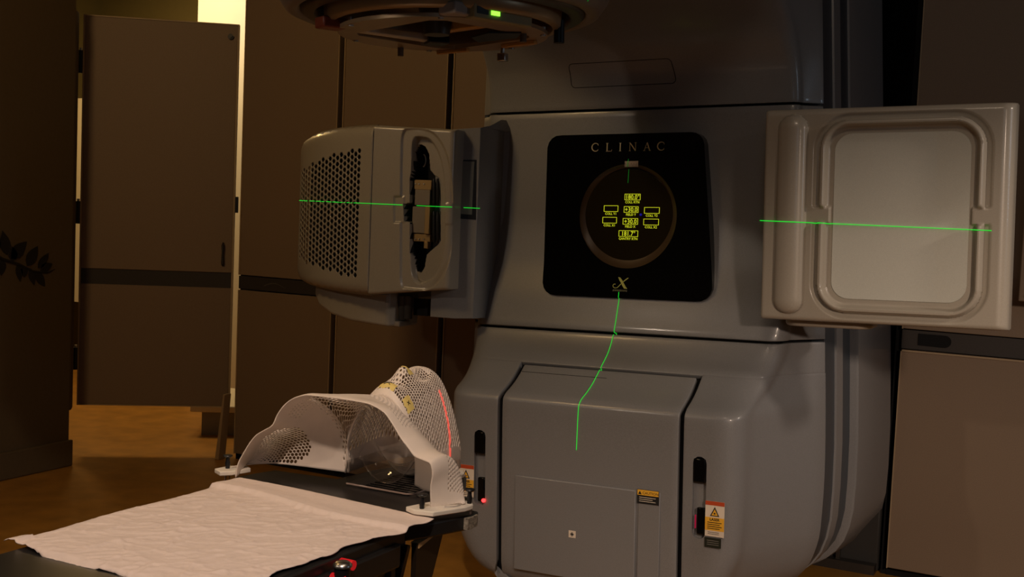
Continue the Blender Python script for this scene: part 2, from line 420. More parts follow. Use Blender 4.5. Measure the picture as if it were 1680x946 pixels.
QF = lin(-3, -2, 9)[:-1] + lin(-2, -1, 9)[:-1] + lin(-1, 1, 33)[:-1] + lin(1, 2, 9)[:-1] + lin(2, 3, 9)
def xq(x, z):
    W, r = Wf(z), Rc(z); r = min(r, .4*(YR-yf(z)))
    return x/(W-r)
def cover(name, zs, qs=None, ql=None, qr=None, solid=.018, mt=PAINT):
    """ql, qr: x limits (metres) on the flat front as functions of z; otherwise full wrap"""
    V = []; rows = []
    for z in zs:
        if ql is None and qr is None: q = QF
        elif ql is not None and qr is not None: q = lin(xq(ql, z), xq(qr, z), 25)
        elif ql is not None: q = lin(xq(ql, z), 1, 11)[:-1] + lin(1, 2, 9)[:-1] + lin(2, 3, 9)
        else: q = lin(-3, -2, 9)[:-1] + lin(-2, -1, 9)[:-1] + lin(-1, xq(qr, z), 11)
        V += [SP(k, z) for k in q]; n = len(q)
    Fc = [[j*n+i, j*n+i+1, (j+1)*n+i+1, (j+1)*n+i] for j in range(len(zs)-1) for i in range(n-1)]
    return obj(name, V, Fc, mt, LA, smooth=50, solid=solid, bevel=.003, bseg=2, bang=60)
up = cover('upper_cover', lin(1.651, 2.1, 30))
mid = cover('middle_cover', lin(.909, 1.643, 34))
zsl = lin(.08, .30, 9)[:-1] + lin(.30, .66, 7)[:-1] + lin(.66, .802, 19)
lowt = cover('lower_cover', lin(.800, .901, 12))
GL, GR2 = -.292, .313
sl = cover('left_base_cover', zsl, qr=GL-.013)
sr = cover('right_base_cover', zsl, ql=GR2+.013)
zb2 = lin(.08, .30, 9)[:-1] + lin(.30, .66, 7)[:-1] + lin(.66, .793, 19)
box = cover('front_box_cover', zb2, ql=GL+.004, qr=GR2-.004)
# dark body behind the covers
def innerrow(z): return [SP(q, z, -.030) for q in QF]
zz = lin(.09, 2.12, 60); n = len(QF)
V = [p for z in zz for p in innerrow(z)]
obj('inner_frame', V, [[j*n+i, j*n+i+1, (j+1)*n+i+1, (j+1)*n+i] for j in range(len(zz)-1) for i in range(n-1)], VOID, LA)
# drum sections behind the front covers: rounded outlines in XZ swept in Y
def ring(name, secs, mt, zlist=None):
    """sections (y, offset from the cover's half width, bottom shift) swept backwards; the outline follows Wr(z)"""
    zl = zlist or [.085, .10, .12, .15, .19, .24, .30, .40, .55, .75, .95, 1.2, 1.5, 1.8, 2.1, 2.75]
    V = []
    for sec in secs:
        y, d = sec[0], sec[1]; ch = sec[2] if len(sec) > 2 else None
        P = []
        for z in zl:
            w_ = Wr(z)+d+(.022*ss(1.6, .9, z) if name == 'drum_cover' else 0)
            if ch is not None: w_ = min(w_, ch+(z-.06)*1.0); 
            P.append((w_, z))
        V += [gr((-a, y, b)) for a, b in P[::-1]] + [gr((a, y, b)) for a, b in P]
    n = 2*len(zl); m_ = len(secs)
    Fc = [[j*n+i, j*n+(i+1) % n, (j+1)*n+(i+1) % n, (j+1)*n+i] for j in range(m_-1) for i in range(n)]
    Fc += [list(range(n))[::-1], [(m_-1)*n+i for i in range(n)]]
    return obj(name, V, Fc, mt, LA, weld=True, smooth=40)
ring('groove', [(1.297, -.004), (1.46, .000)], PAINT_D)
ring('rib', [(1.432, -.002), (1.434, .006), (1.505, .011), (1.508, .002)], PAINT)
ring('groove', [(1.50, .007), (1.63, .012)], PAINT_D)
ring('drum_cover', [(1.615, .010, .60), (1.619, .018, .58), (1.80, .043, .56), (1.955, .066, .54), (1.962, .060, .52)], PAINT)
ring('drum_core', [(1.95, -.06, .5), (1.99, -.06, .5)], VOID)
# overhead arm (above the picture) and treatment head
V = [];
for y, w_, z0, z1 in ((1.25, .58, 1.95, 2.80), (.6, .54, 2.06, 2.80), (.2, .48, 2.06, 2.80), (-.2, .44, 2.06, 2.78), (-.42, .30, 2.07, 2.72)):
    V += [gr(p) for p in ((-w_, y, z0), (w_, y, z0), (w_, y, z1), (-w_, y, z1))]
obj('overhead_arm', V, [[j*4+i, j*4+(i+1) % 4, (j+1)*4+(i+1) % 4, (j+1)*4+i] for j in range(4) for i in range(4)] + [[3, 2, 1, 0], [16, 17, 18, 19]], PAINT, LA, bevel=.06, bseg=5)
head = MB(gr).lathe([(.335, 1.765), (.342, 1.750), (.352, 1.745), (.372, 1.753), (.392, 1.782), (.412, 1.83), (.428, 1.90), (.435, 2.0), (.43, 2.10)], 0, 0, 80).build('treatment_head', mat('head_paint', (.20, .165, .13), .4, var=.08, vscale=300), LA, smooth=60)
MB(gr).lathe([(.337, 1.790), (.337, 1.750), (.33, 1.744), (.305, 1.742), (.30, 1.750), (.30, 1.80)], 0, 0, 80).build('rim_ring', DARKM, head, smooth=50)
cr = MB(gr).lathe([(.30, 1.80), (.285, 1.79), (.282, 1.745), (.280, 1.727), (.272, 1.720), (.262, 1.720), (.258, 1.728), (.256, 1.79)], 0, 0, 80).build('collimator_ring', mat('ring_bronze', (.34, .24, .13), .35, .3), LA, smooth=50)
MB(gr).lathe([(.256, 1.79), (.001, 1.79)], 0, 0, 48).build('collimator_face', mat('collimator_face', (.26, .20, .13), .5, .1), LA)
# lower accessory plate: ring with a large opening
ac = MB(gr)
inner = []
ri = []
nn = 96
for k in range(nn):
    a = 2*math.pi*k/nn; r = .158/max(abs(math.cos(a+.3)), abs(math.sin(a+.3))); ri.append(min(r, .205))
for z in (1.703, 1.712):
    ac.V += [gr((r*math.cos(2*math.pi*k/nn), r*math.sin(2*math.pi*k/nn), z)) for r in (0,) for k in range(0)]
Vp = []
for z, rr in ((1.703, 'i'), (1.703, 'o'), (1.712, 'o'), (1.712, 'i')):
    for k in range(nn):
        a = 2*math.pi*k/nn; r = ri[k] if rr == 'i' else .250
        Vp.append(gr((r*math.cos(a), r*math.sin(a), z)))
Fp = [[j*nn+k, j*nn+(k+1) % nn, ((j+1) % 4)*nn+(k+1) % nn, ((j+1) % 4)*nn+k] for j in range(4) for k in range(nn)]
obj('accessory_plate', Vp, Fp, mat('plate_bronze', (.34, .24, .14), .35, .3), cr, smooth=30)
for k, a in enumerate((20, 75, 130, 185, 240, 300, 340)):
    a = math.radians(a); x, y = .24*math.cos(a), .24*math.sin(a)
    MB(gr).cyl((x, y, 1.700), (x, y, 1.722), .007, 10).build('plate_screw', METAL, cr, smooth=40)
def barp(a, b, w_, z0, z1, nm, mt, par=cr, **k):
    a = np.array(a); b = np.array(b); d = (b-a)/np.linalg.norm(b-a); n = np.array([-d[1], d[0]])*w_/2
    P = [a+n, b+n, b-n, a-n]
    return MB(gr).prism([(p[0], p[1], z0) for p in P], (0, 0, z1-z0)).build(nm, mt, par, weld=True, **k)
barp((-.185, -.165), (-.085, .075), .028, 1.704, 1.722, 'tray_rail', mat('rail_pale', (.5, .43, .34), .4), bevel=.003)
barp((-.205, -.215), (-.180, -.160), .045, 1.702, 1.728, 'rail_end', mat('rail_red', (.2, .04, .02), .4), bevel=.004)
barp((-.085, .060), (-.050, .10), .05, 1.698, 1.716, 'latch', BLACK, bevel=.003)
barp((-.05, .02), (.12, -.02), .03, 1.712, 1.735, 'tray_rail', AMBER, bevel=.003)
barp((-.14, .205), (-.04, .190), .014, 1.694, 1.703, 'amber_strip', AMBER, bevel=.002)
barp((.07, .170), (.175, .145), .014, 1.694, 1.703, 'amber_strip', AMBER, bevel=.002)
MB(gr).prism([(.04, .10, 1.699), (.16, .075, 1.699), (.20, .02, 1.699), (.13, -.01, 1.699), (.06, .03, 1.699)], (0, 0, .004)).build('black_wedge', BLACK, cr)
barp((.150, -.235), (.165, -.165), .05, 1.705, 1.732, 'pale_block', mat('pale_block', (.34, .29, .25), .5), bevel=.004)
barp((.185, -.195), (.245, -.035), .03, 1.700, 1.732, 'indicator_block', mat('olive_block', (.30, .25, .12), .5), bevel=.003)
_A = np.array([.185, -.195]); _B = np.array([.245, -.035]); _D = (_B-_A)/np.linalg.norm(_B-_A); _N = np.array([_D[1], -_D[0]])
def onblock(t0, t1, z0, z1, d0, d1, nm, mt):
    P = [_A+_D*t0+_N*d0, _A+_D*t1+_N*d0, _A+_D*t1+_N*d1, _A+_D*t0+_N*d1]
    MB(gr).prism([(p[0], p[1], z0) for p in P], (0, 0, z1-z0)).build(nm, mt, cr, weld=True)
onblock(.008, .040, 1.710, 1.725, .014, .0165, 'socket', BLACK)
onblock(.048, .072, 1.711, 1.724, .014, .0175, 'green_indicator', GRNLED)
MB(gr).cyl((0, -.03, 1.70), (0, -.03, 1.79), .030, 18, .05).build('lens_cone', DARKM, cr, smooth=50)
for x, y, z in ((-.20, .12, 1.682), (.19, .05, 1.684)):
    MB(gr).cyl((x, y, z), (x, y, 1.72), .008, 10).build('alignment_pin', SCREW, cr, smooth=40)
MB(gr).cyl((.245, .13, 1.690), (.245, .13, 1.745), .013, 14).build('knob', BLACK, head, smooth=40)
MB(gr).box(.035, .058, .205, .225, 1.668, 1.688).cyl((.046, .215, 1.685), (.046, .215, 1.72), .006, 8).build('spring_catch', METAL, cr, bevel=.002)

# seam outline on the upper cover (a service panel)
def onf(x, z, off=.0): 
    p = ung((0, 0, 0)); return np.array(gr((x, yf(z)-off, z)))
pts = []
x0, x1, z0, z1, r = -.222, .152, 1.724, 1.800, .014
for cx, cz, a0 in ((x1-r, z1-r, 0), (x0+r, z1-r, 90), (x0+r, z0+r, 180), (x1-r, z0+r, 270)):
    for k in range(5):
        a = math.radians(a0+90*k/4); sh = -.008 if (cx > 0 and cz > 1.76) else 0
        pts.append((cx+sh+r*math.cos(a), cz+r*math.sin(a)))
dense = []
for i in range(len(pts)):
    a, b = pts[i], pts[(i+1) % len(pts)]; m_ = max(2, int(math.hypot(a[0]-b[0], a[1]-b[1])/.02))
    dense += [(a[0]+(b[0]-a[0])*t/m_, a[1]+(b[1]-a[1])*t/m_) for t in range(m_)]
dense.append(dense[0])
MB().tube([onf(x, z) for x, z in dense], .0013, 5).build('panel_seam', VOID, up)
# seam across the front box top
MB().tube([onf(x, .772) for x in lin(-.285, .02, 16)], .0011, 5).build('panel_seam', VOID, box)
# recessed door outline on the box front (raised frame lines) and flap on its right
def tubeline(P, r, nm, mt, par): return MB().tube([np.array(gr((x, yf(z)-.0005, z))) for x, z in P], r, 5).build(nm, mt, par)
GRV = mat('paint_edge', (.24, .225, .21), .4)
pl = []
MB(gr).prism([(x, .8705, z) for x, z in ((-.237, .150), (.178, .150), (.178, .455), (-.20, .455), (-.237, .455))], (0, -.006, 0)).build('access_panel', PAINT, box, bevel=.004)
MB(gr).prism([(x, .8705, z) for x, z in ((.186, .150), (.256, .150), (.256, .457), (.186, .457))], (0, -.004, 0)).build('access_flap', PAINT, box, bevel=.003)
MB(gr).box(-.043, -.019, .8635, .8645, .281, .303).build('cross_sticker', STK_W, box)
MB(gr).box(-.034, -.028, .8628, .8634, .2855, .2985).box(-.0375, -.0245, .8628, .8634, .2895, .2945).build('cross_mark', GRV, box)

# caution stickers
def sticker(x, z, w_, h_, rows, y, par, name='caution_label'):
    o = MB(gr).box(x-w_/2, x+w_/2, y-.0008, y, z-h_/2, z+h_/2).build(name, rows[0], par)
    return o
def strip(par, x0, x1, z0, z1, y, mt, nm='label_band'): return MB(gr).box(x0, x1, y-.0006, y, z0, z1).build(nm, mt, par)
YB = .8665
fl = MB(gr).box(.183, .253, YB-.002, YB-.001, .418, .461).build('caution_label', INK, box)
strip(fl, .184, .252, .444, .460, YB-.002, STK_Y)
V, Fc = text_mesh('CAUTION', .0115, lambda x, y: gr((.2265+x, YB-.0032, .4475+y))); obj('label_text', V, Fc, INK, fl)
MB(gr).prism([(.1865, YB-.0026, .4465), (.1975, YB-.0026, .4465), (.192, YB-.0026, .4565)], (0, -.0005, 0)).build('warning_triangle', INK, fl)
for k in range(3): strip(fl, .190, .243-.01*(k == 1), .4365-.006*k, .438-.006*k, YB-.002, STK_W, 'text_line')
def laser_label(par, x, z, y):
    w_ = .029
    o = MB(gr).box(x-w_, x+w_, y-.001, y, z-.005, z+.10).build('laser_label', STK_W, par)
    strip(o, x-w_, x+w_, z+.088, z+.10, y-.001, STK_R)
    strip(o, x-w_, x+w_, z+.013, z+.052, y-.001, STK_Y)
    MB(gr).prism([(x-.014, y-.0016, z+.056), (x+.014, y-.0016, z+.056), (x, y-.0016, z+.084)], (0, -.0005, 0)).build('warning_triangle', INK, o)
    MB(gr).prism([(x-.0095, y-.0022, z+.0585), (x+.0095, y-.0022, z+.0585), (x, y-.0022, z+.0775)], (0, -.0004, 0)).build('warning_triangle', STK_Y, o)
    MB(gr).prism([(x+.004*math.cos(a)*(1 if k % 2 else .45), y-.0027, z+.0645+.004*math.sin(a)*(1 if k % 2 else .45)) for k, a in enumerate(lin(0, 2*math.pi, 17)[:-1])], (0, -.0003, 0)).build('beam_symbol', INK, o)
    V, Fc = text_mesh('LASER', .011, lambda a, b: gr((x+a, y-.0022, z+.0425+b)), bold=.0003); obj('label_text', V, Fc, INK, o)
    for k in range(4): strip(o, x-.022, x+.022-.006*(k % 2), z+.036-.006*k, z+.038-.006*k, y-.0016, INK, 'text_line')
    for k in range(2): strip(o, x-.02, x+.014, z+.007-.005*k, z+.0082-.005*k, y-.001, INK, 'text_line')
    d = MB(gr).box(x-w_, x+w_-.008, y-.001, y, z-.038, z-.009).build('small_dark_label', mat('label_dark', (.02, .024, .018), .4), par)
    for k in range(3): strip(d, x-.022, x+.014, z-.018-.006*k, z-.0168-.006*k, y-.001, GRV, 'text_line')
laser_label(sr, .427, .352, .868)
laser_label(sl, -.418, .368, .868)

# sensor slots in the base covers
bpy.context.view_layer.update()
def slot(par, x, z0, z1, led):
    w_ = .021
    P = [(x+(w_)*math.cos(a), z1-w_+w_*math.sin(a)) for a in lin(0, math.pi, 9)] + [(x+w_*math.cos(a), z0+w_+w_*math.sin(a)) for a in lin(math.pi, 2*math.pi, 9)]
    c = MB(gr).prism([(a, .80, b) for a, b in P], (0, .2, 0)); cut(par, c)
    pk = MB(gr).prism([(x+(a-x)*1.15, .884, b) for a, b in P], (0, .006, 0)).build('slot_back', PAINT, par, weld=True)
    a = MB(gr).box(x-w_*.92, x+w_*.92, .866, .884, z1-.078, z1-.006).build('sensor_window', GLASSB, par, bevel=.004)
    b = MB(gr).box(x-w_*.30, x+w_*.95, .868, .884, z0+.014, z0+.094).build('laser_window', GLASSB, par, bevel=.004)
    return led
slot(sl, -.369, .338, .588, True)
slot(sr, .377, .333, .580, True)
MB(gr).cyl((-.352, .866, .358), (-.352, .870, .358), .0065, 14).build('red_laser_aperture', REDLED, sl)
MB(gr).box(.366, .3695, .8665, .870, .365, .405).build('red_laser_aperture', mat('magenta_glow', (.1, 0, .02), .4, emit=(1, .02, .10), estr=.22), sr)

# display panel on the middle cover
def rrect(x0, x1, z0, z1, r, x0b=None, x1b=None, n=8):
    P = []
    for cx, cz, a0 in ((x1-r, z1-r, 0), (x0+r, z1-r, 90), ((x0b if x0b is not None else x0)+r, z0+r, 180), ((x1b if x1b is not None else x1)-r, z0+r, 270)):
        for k in range(n+1):
            a = math.radians(a0+90*k/n); P.append((cx+r*math.cos(a), cz+r*math.sin(a)))
    return P
TL = ung(at(906, 222, 1.215)); TR = ung(at(1162, 219, 1.215)); BL = ung(at(891, 483, 1.16)); BR = ung(at(1169, 489, 1.16))
NB, NR = 72, 18
outer = rrect(TL[0], TR[0], 1.020, (TL[2]+TR[2])/2, .045, BL[0], BR[0], 17)
# resample outer by angle around the lens centre
cxl, czl, RL = .008, 1.290, .172
def ray_hit(a):
    d = (math.cos(a), math.sin(a)); best = None
    for i in range(len(outer)):
        p, q = outer[i], outer[(i+1) % len(outer)]
        ex, ez = q[0]-p[0], q[1]-p[1]; den = d[0]*ez-d[1]*ex
        if abs(den) < 1e-9: continue
        t = ((p[0]-cxl)*ez-(p[1]-czl)*ex)/den; s = ((p[0]-cxl)*d[1]-(p[1]-czl)*d[0])/den
        if t > 0 and -1e-6 <= s <= 1+1e-6: best = t if best is None else max(best, t)
    return (cxl+best*d[0], czl+best*d[1])
NB = 144
def ypan(z): return 1.180 - (1.55-z)*.04 - max(1.13-z, 0)*.09
V = []; NRr = 8
for k in range(NB):
    a = 2*math.pi*k/NB; o_ = ray_hit(a); i_ = (cxl+RL*math.cos(a), czl+RL*math.sin(a))
    for j in range(NRr+1):
        t = j/NRr; x = i_[0]+(o_[0]-i_[0])*t; z = i_[1]+(o_[1]-i_[1])*t; V.append(gr((x, ypan(z), z)))
    V.append(gr((o_[0], ypan(o_[1])+.05, o_[1])))
m_ = NRr+2
Fc = [[k*m_+j, k*m_+j+1, ((k+1) % NB)*m_+j+1, ((k+1) % NB)*m_+j] for k in range(NB) for j in range(NRr+1)]
dp = obj('display_panel', V, Fc, GLASSB, LA, smooth=40)
# funnel of the round window and its dark floor
YW = 1.2
fun = MB(gr)
V = []
for (r, y) in ((RL, -.0102), (.170, -.008), (.152, .002), (.148, .004)):
    dz_ = .012*(r < .16)  # inner edge raised so the brown rim imitates a lit crescent below
    V += [(cxl+r*math.cos(2*math.pi*k/NB), ypan(czl+r*math.sin(2*math.pi*k/NB))+.010+y-.0, czl+dz_+r*math.sin(2*math.pi*k/NB)) for k in range(NB)]
fun.add(V, [[j*NB+k, j*NB+(k+1) % NB, (j+1)*NB+(k+1) % NB, (j+1)*NB+k] for j in range(3) for k in range(NB)])
fun.build('window_rim', mat('rim_brown', (.06, .036, .018), .3), dp, smooth=60)
NG = 24
V = [(cxl+.156*r*math.cos(2*math.pi*k/NB), ypan(czl+.156*r*math.sin(2*math.pi*k/NB))+.0095, czl+.156*r*math.sin(2*math.pi*k/NB)) for r in lin(0, 1, 9) for k in range(NB)]
MB(gr).add(V, [[j*NB+k, j*NB+(k+1) % NB, (j+1)*NB+(k+1) % NB, (j+1)*NB+k] for j in range(8) for k in range(NB)]).build('window_glass', mat('window_dark', (.016, .012, .005), .07, spec=.3), dp, smooth=60)
def wy(z): return ypan(z)+.0095-.0035
def dpt(x, z): return gr((x, wy(z), z))
def px2(x, y): p = ung(at(x, y, 1.18)); return p[0], p[2]
def readout(px, py, wpx, hpx, txt, lab, nm='readout'):
    cx, cz = px2(px, py); w2 = wpx/2/470; h2 = hpx/2/488; tk = .0012
    b = MB()
    for x0, x1, z0, z1 in ((cx-w2, cx+w2, cz+h2-tk, cz+h2), (cx-w2, cx+w2, cz-h2, cz-h2+tk), (cx-w2, cx-w2+tk, cz-h2, cz+h2), (cx+w2-tk, cx+w2, cz-h2, cz+h2)):
        b.add([dpt(x0, z0), dpt(x1, z0), dpt(x1, z1), dpt(x0, z1)], [[0, 1, 2, 3]])
    fr = b.build(nm, YEL, dp, solid=.0006)
    if txt:
        V, Fc = text_mesh(txt, .021, lambda x, y: dpt(cx+x, cz-.0072+y), sx=.92); obj('digits', V, Fc, YEL, fr)
    V, Fc = text_mesh(lab, .0112, lambda x, y: dpt(cx+x, cz-h2-.0105+y), sx=.95); obj('caption', V, Fc, YEL, fr)
readout(1038, 323, 26, 10, '180.0°', 'COLL RTN')
readout(1003, 342, 24, 10, None, 'COLL Y1')
readout(1036, 343.5, 24, 10, '+30.0', 'FIELD Y')
readout(1070, 345, 25, 10, None, 'COLL Y2')
readout(1001, 361, 24, 10, None, 'COLL X1')
readout(1035, 363, 25, 10, '+30.0', 'FIELD X')
readout(1069, 364, 25, 10, None, 'COLL X2')
readout(1032, 383, 32, 10, '181.7°', 'GANTRY RTN')
# scale window at the top of the round window
sx_, sz_ = px2(1037, 269)
sw = MB(gr).box(sx_-.0235, sx_+.0235, ypan(sz_)-.004, ypan(sz_)+.002, sz_-.0095, sz_+.0095).build('scale_window', mat('scale_strip', (.36, .29, .26), .5), dp)
for k in range(9): MB(gr).box(sx_-.021+.005*k, sx_-.0202+.005*k, ypan(sz_)-.0046, ypan(sz_)-.0038, sz_-.009, sz_-(.001 if k % 2 else -.003)).build('scale_mark', INK, sw)
_c = px2(1052, 352)
MB(gr).cyl((_c[0], wy(_c[1])-.001, _c[1]), (_c[0], wy(_c[1])+.001, _c[1]), .004, 12).build('blue_indicator', mat('blue_glow', (0, 0, .05), .4, emit=(.01, .01, .6), estr=.35), dp)
# serif letters
def strokes(letter):
    S = {'L': [((0, 0), (0, 1), .13), ((-.15, 0), (.62, 0), .05), ((-.15, 1), (.17, 1), .05), ((.62, 0), (.64, .2), .06)],
         'I': [((0, 0), (0, 1), .13), ((-.16, 0), (.16, 0), .05), ((-.16, 1), (.16, 1), .05)],
         'N': [((-.38, 0), (-.38, 1), .06), ((-.38, 1), (.38, 0), .13), ((.38, 0), (.38, 1), .06), ((-.5, 0), (-.26, 0), .05), ((.26, 1), (.5, 1), .05), ((-.52, 1), (-.38, 1), .05)],
         'A': [((-.36, 0), (0, 1), .06), ((0, 1), (.36, 0), .13), ((-.24, .36), (.24, .36), .05), ((-.5, 0), (-.24, 0), .05), ((.24, 0), (.5, 0), .05)]}
    if letter == 'C':
        out = []; A_ = lin(48, 312, 17)
        P = [(.5*math.cos(math.radians(a)), .5+.5*math.sin(math.radians(a))) for a in A_]
        for i in range(16): out.append((P[i], P[i+1], .06+.09*math.sin(math.pi*(i+.5)/16)))
        out.append((P[0], (P[0][0]+.02, P[0][1]-.16), .05)); out.append((P[-1], (P[-1][0]+.02, P[-1][1]+.12), .04)); return out
    return S[letter]
H_ = .0265
for ch, x, y in zip('CLINAC', (977.5, 996.5, 1018, 1038.5, 1062, 1085.5), (241.5, 241.5, 241.2, 240.7, 240.3, 239.6)):
    X, Z = px2(x, y); b = MB()
    for (ax, az), (bx, bz), wd in strokes(ch):
        dx, dz = bx-ax, bz-az; l = math.hypot(dx, dz); nx, nz = -dz/l*wd/2, dx/l*wd/2
        q = [(ax+nx, az+nz), (bx+nx, bz+nz), (bx-nx, bz-nz), (ax-nx, az-nz)]
        b.add([gr((X+u*H_, ypan(Z-H_/2+v*H_)-.0012, Z-H_/2+v*H_)) for u, v in q], [[3, 2, 1, 0]])
    b.build('letter', GOLD, dp, solid=.0005)
# stylised X emblem with a hooked tail and small caption
X, Z = px2(1023, 463); kx = .00211/1.0
def eb(P): return [gr((X+a*kx, ypan(Z+b*kx)-.0016, Z+b*kx)) for a, b in P]
b = MB()
b.add(eb([(-4.5, 8.6), (-1, 8.2), (2.5, 4), (4, 1.8), (9, -5.8), (12, -9.2), (6.5, -9), (4.5, -6.5), (2.5, -3.5), (.5, 0), (-2.5, 4)]), [list(range(11))[::-1]])
b.add(eb([(4.2, 2.4), (5, 1.2), (13, 7.4), (12.4, 8.2), (10.5, 7.6)]), [list(range(5))[::-1]])
tail = [(1.0, -1.8), (-2.2, -5.2), (-5.2, -8), (-9, -8.6), (-11.6, -7.4), (-12.6, -5.2), (-11.4, -2.8), (-8.2, -2.4)]
for i in range(7):
    a, c = tail[i], tail[i+1]; l = math.hypot(c[0]-a[0], c[1]-a[1]); nx, nz = -(c[1]-a[1])/l*.55, (c[0]-a[0])/l*.55
    b.add(eb([(a[0]+nx, a[1]+nz), (c[0]+nx, c[1]+nz), (c[0]-nx, c[1]-nz), (a[0]-nx, a[1]-nz)]), [[0, 1, 2, 3]])
b.build('x_emblem', LOGO, dp, solid=.0005)
capm = mat('emblem_caption', (.10, .10, .04), .4)
b = MB()
for k in range(10):
    x = -12+2.45*k; b.add(eb([(x, -13.6), (x+1.7, -13.6), (x+1.7, -10.9), (x, -10.9)]), [[0, 1, 2, 3]]); 
b.build('emblem_caption', capm, dp)

# ---------------------------------------------------- detector arm (right)
dq = {}
X0, X1, Z0, Z1 = .508, 1.192, .987, 1.606; YD = 1.0; TD = .10
def px_d(x, y): p = ung(at(x, y, YD)); return p[0], p[2]
CAP = (px_d(1296, 215), px_d(1293, 490))
pcL = .57; 
def dheight(x, z):
    """relief of the detector front, metres out of the face"""
    h = 0
    # rounded outer edges
    r = .022
    for d, rr in ((x-X0, .012), (X1-x, .034), (z-Z0, .014), (Z1-z, .020)):
        if d < rr: h -= rr-math.sqrt(max(rr*rr-(rr-d)**2, 0))
    # vertical half round bulge
    cx = .5925; zt_, zb_ = 1.545, 1.050; R = .043
    zc = min(max(z, zb_), zt_); d = math.hypot(x-cx, z-zc)
    if d < R: h += .028*math.sqrt(1-(d/R)**2)**.8
    # picture-frame ridge
    fx0, fx1, fz0, fz1, fr = .672, 1.122, 1.016, 1.572, .085
    ccx = min(max(x, fx0+fr), fx1-fr); ccz = min(max(z, fz0+fr), fz1-fr)
    dd = fr - math.hypot(x-ccx, z-ccz)       # distance inside the frame outline
    if (x < fx0+fr or x > fx1-fr or z < fz0+fr or z > fz1-fr) is False: dd = min(x-fx0, fx1-x, z-fz0, fz1-z)
    gap = 0
    if 1.268 < z < 1.327 and (x < .76 or x > 1.04): gap = min(ss(1.270, 1.278, z), 1-ss(1.317, 1.325, z))
    if dd > 0:
        ridge = ss(0, .008, dd)*(1-ss(.014, .022, dd))
        h += .016*ridge*(1-gap)
        h -= .014*ss(.016, .026, dd)*(1-gap) + .014*gap*ss(.030, .036, dd)
    elif dd > -.020: h -= .010*ss(-.020, -.008, dd)*(1-gap)
    return h
nx_, nz_ = 230, 210
def dens(a, b, n, e):
    return [a+(b-a)*(.5-.5*math.cos(math.pi*t))*.35+(b-a)*t*.65 for t in lin(0, 1, n)]
xs_ = dens(X0, X1, nx_, 0); zs_ = dens(Z0, Z1, nz_, 0)
DA = MB(gr)
V, Fc = grid(lambda x, z: (x, YD-dheight(x, z), z), xs_, zs_)
mi = []
# back shell
n0 = len(V); nb = nx_
per = [j for j in range(nx_)] + [k*nx_+nx_-1 for k in range(1, nz_)] + [(nz_-1)*nx_+j for j in range(nx_-2, -1, -1)] + [k*nx_ for k in range(nz_-2, 0, -1)]
for j in per: V.append((V[j][0], YD+TD, V[j][2]))
L_ = len(per)
Fc += [[per[(k+1) % L_], per[k], n0+k, n0+(k+1) % L_] for k in range(L_)] + [[n0+k for k in range(L_)][::-1]]
det = DA.add(V, Fc).build('imaging_detector', BEIGE, LA, smooth=45)
# inner plate
def prr(x0, x1, z0, z1, r, y, d, nm, mt, par, **k): return MB(gr).prism([(a, y, c) for a, c in rrect(x0, x1, z0, z1, r)], (0, d, 0)).build(nm, mt, par, weld=True, **k)
prr(.712, 1.082, 1.056, 1.532, .050, YD+.0105, .004, 'detector_window', PANEL_IN, det, bevel=.0015, bseg=1)
# support tray under the detector and shoulder to the machine
P = rrect(.56, .82, 1.00, 1.16, .05)
MB(gr).prism([(a, b+.06, .965) for a, b in P], (0, 0, .03)).build('support_tray', BEIGE, LA, weld=True, bevel=.010, bseg=3)
MB(gr).box(.50, .66, 1.10, 1.24, 1.02, 1.58).build('detector_shoulder', PAINT, LA, bevel=.02, bseg=4)

# ---------------------------------------------------- x-ray source arm (left)
src = thing('tmp')
bpy.data.objects.remove(src)
def colm(px, yt, yb, Y): a = at(px, yt, Y); b = at(px, yb, Y); return (a[0]+b[0])/2, Y, b[2], a[2]
# plan curve of the grille cover (left to corner)
gc = [colm(493, 236, 452, 1.20), colm(497, 228, 461, 1.10), colm(520, 216, 470, .99), colm(555, 209, 477, .935), colm(590, 206, 482, .915), colm(609, 205, 484, .912)]
us = [0, .14, .35, .60, .85, 1.0]
fx = tab(list(zip(us, [g[0] for g in gc]))); fy = tab(list(zip(us, [g[1] for g in gc]))); fb = tab(list(zip(us, [g[2] for g in gc]))); ft = tab(list(zip(us, [g[3] for g in gc])))
def gcov(u, v):
    zb_, zt_ = fb(u), ft(u); z = zb_+(zt_-zb_)*v; e = 0
    for d in (v*(zt_-zb_), (1-v)*(zt_-zb_)):
        if d < .03: e += .03-math.sqrt(.03**2-(.03-d)**2)
    return (fx(u), fy(u)+e, z)
def ghole(u, v):
    if u > .86 or u < .03: return 0
    t_ = .14+.09*(1-min(u/.8, 1))**1.1; b_ = .10+.07*(1-min(u/.8, 1))**1.2
    if v > 1-t_ or v < b_: return 0
    return .74
V, Fc = hexshell(lambda a, b: gcov(b, a), 27, 24, lambda a, b: ghole(b, a)); Fc = [f[::-1] for f in Fc]
gcv = obj('grille_cover', V, Fc, SRC, LA, smooth=40, solid=.005, soff=1)
V, Fc = grid(lambda u, v: tuple(np.array(gcov(u, v))+np.array([.02, .035, 0])), lin(.02, .95, 16), lin(.03, .97, 8))
obj('grille_backing', V, Fc, VOID, gcv)
# raised border round the grille
bl = []
def inb(u, top): 
    t_ = .115+.09*(1-min(u/.8, 1))**1.1; b_ = .075+.07*(1-min(u/.8, 1))**1.2; return 1-t_ if top else b_
path = [(u, inb(u, True)) for u in lin(.05, .87, 16)] + [(.895, .5+.37*math.cos(a)) for a in lin(0.1, math.pi-.1, 12)] + [(u, inb(u, False)) for u in lin(.87, .05, 16)]
MB().tube([np.array(gcov(u, v))+np.array([0, -.001, 0]) for u, v in path], .0030, 5).build('grille_border', SRC, gcv, smooth=60)
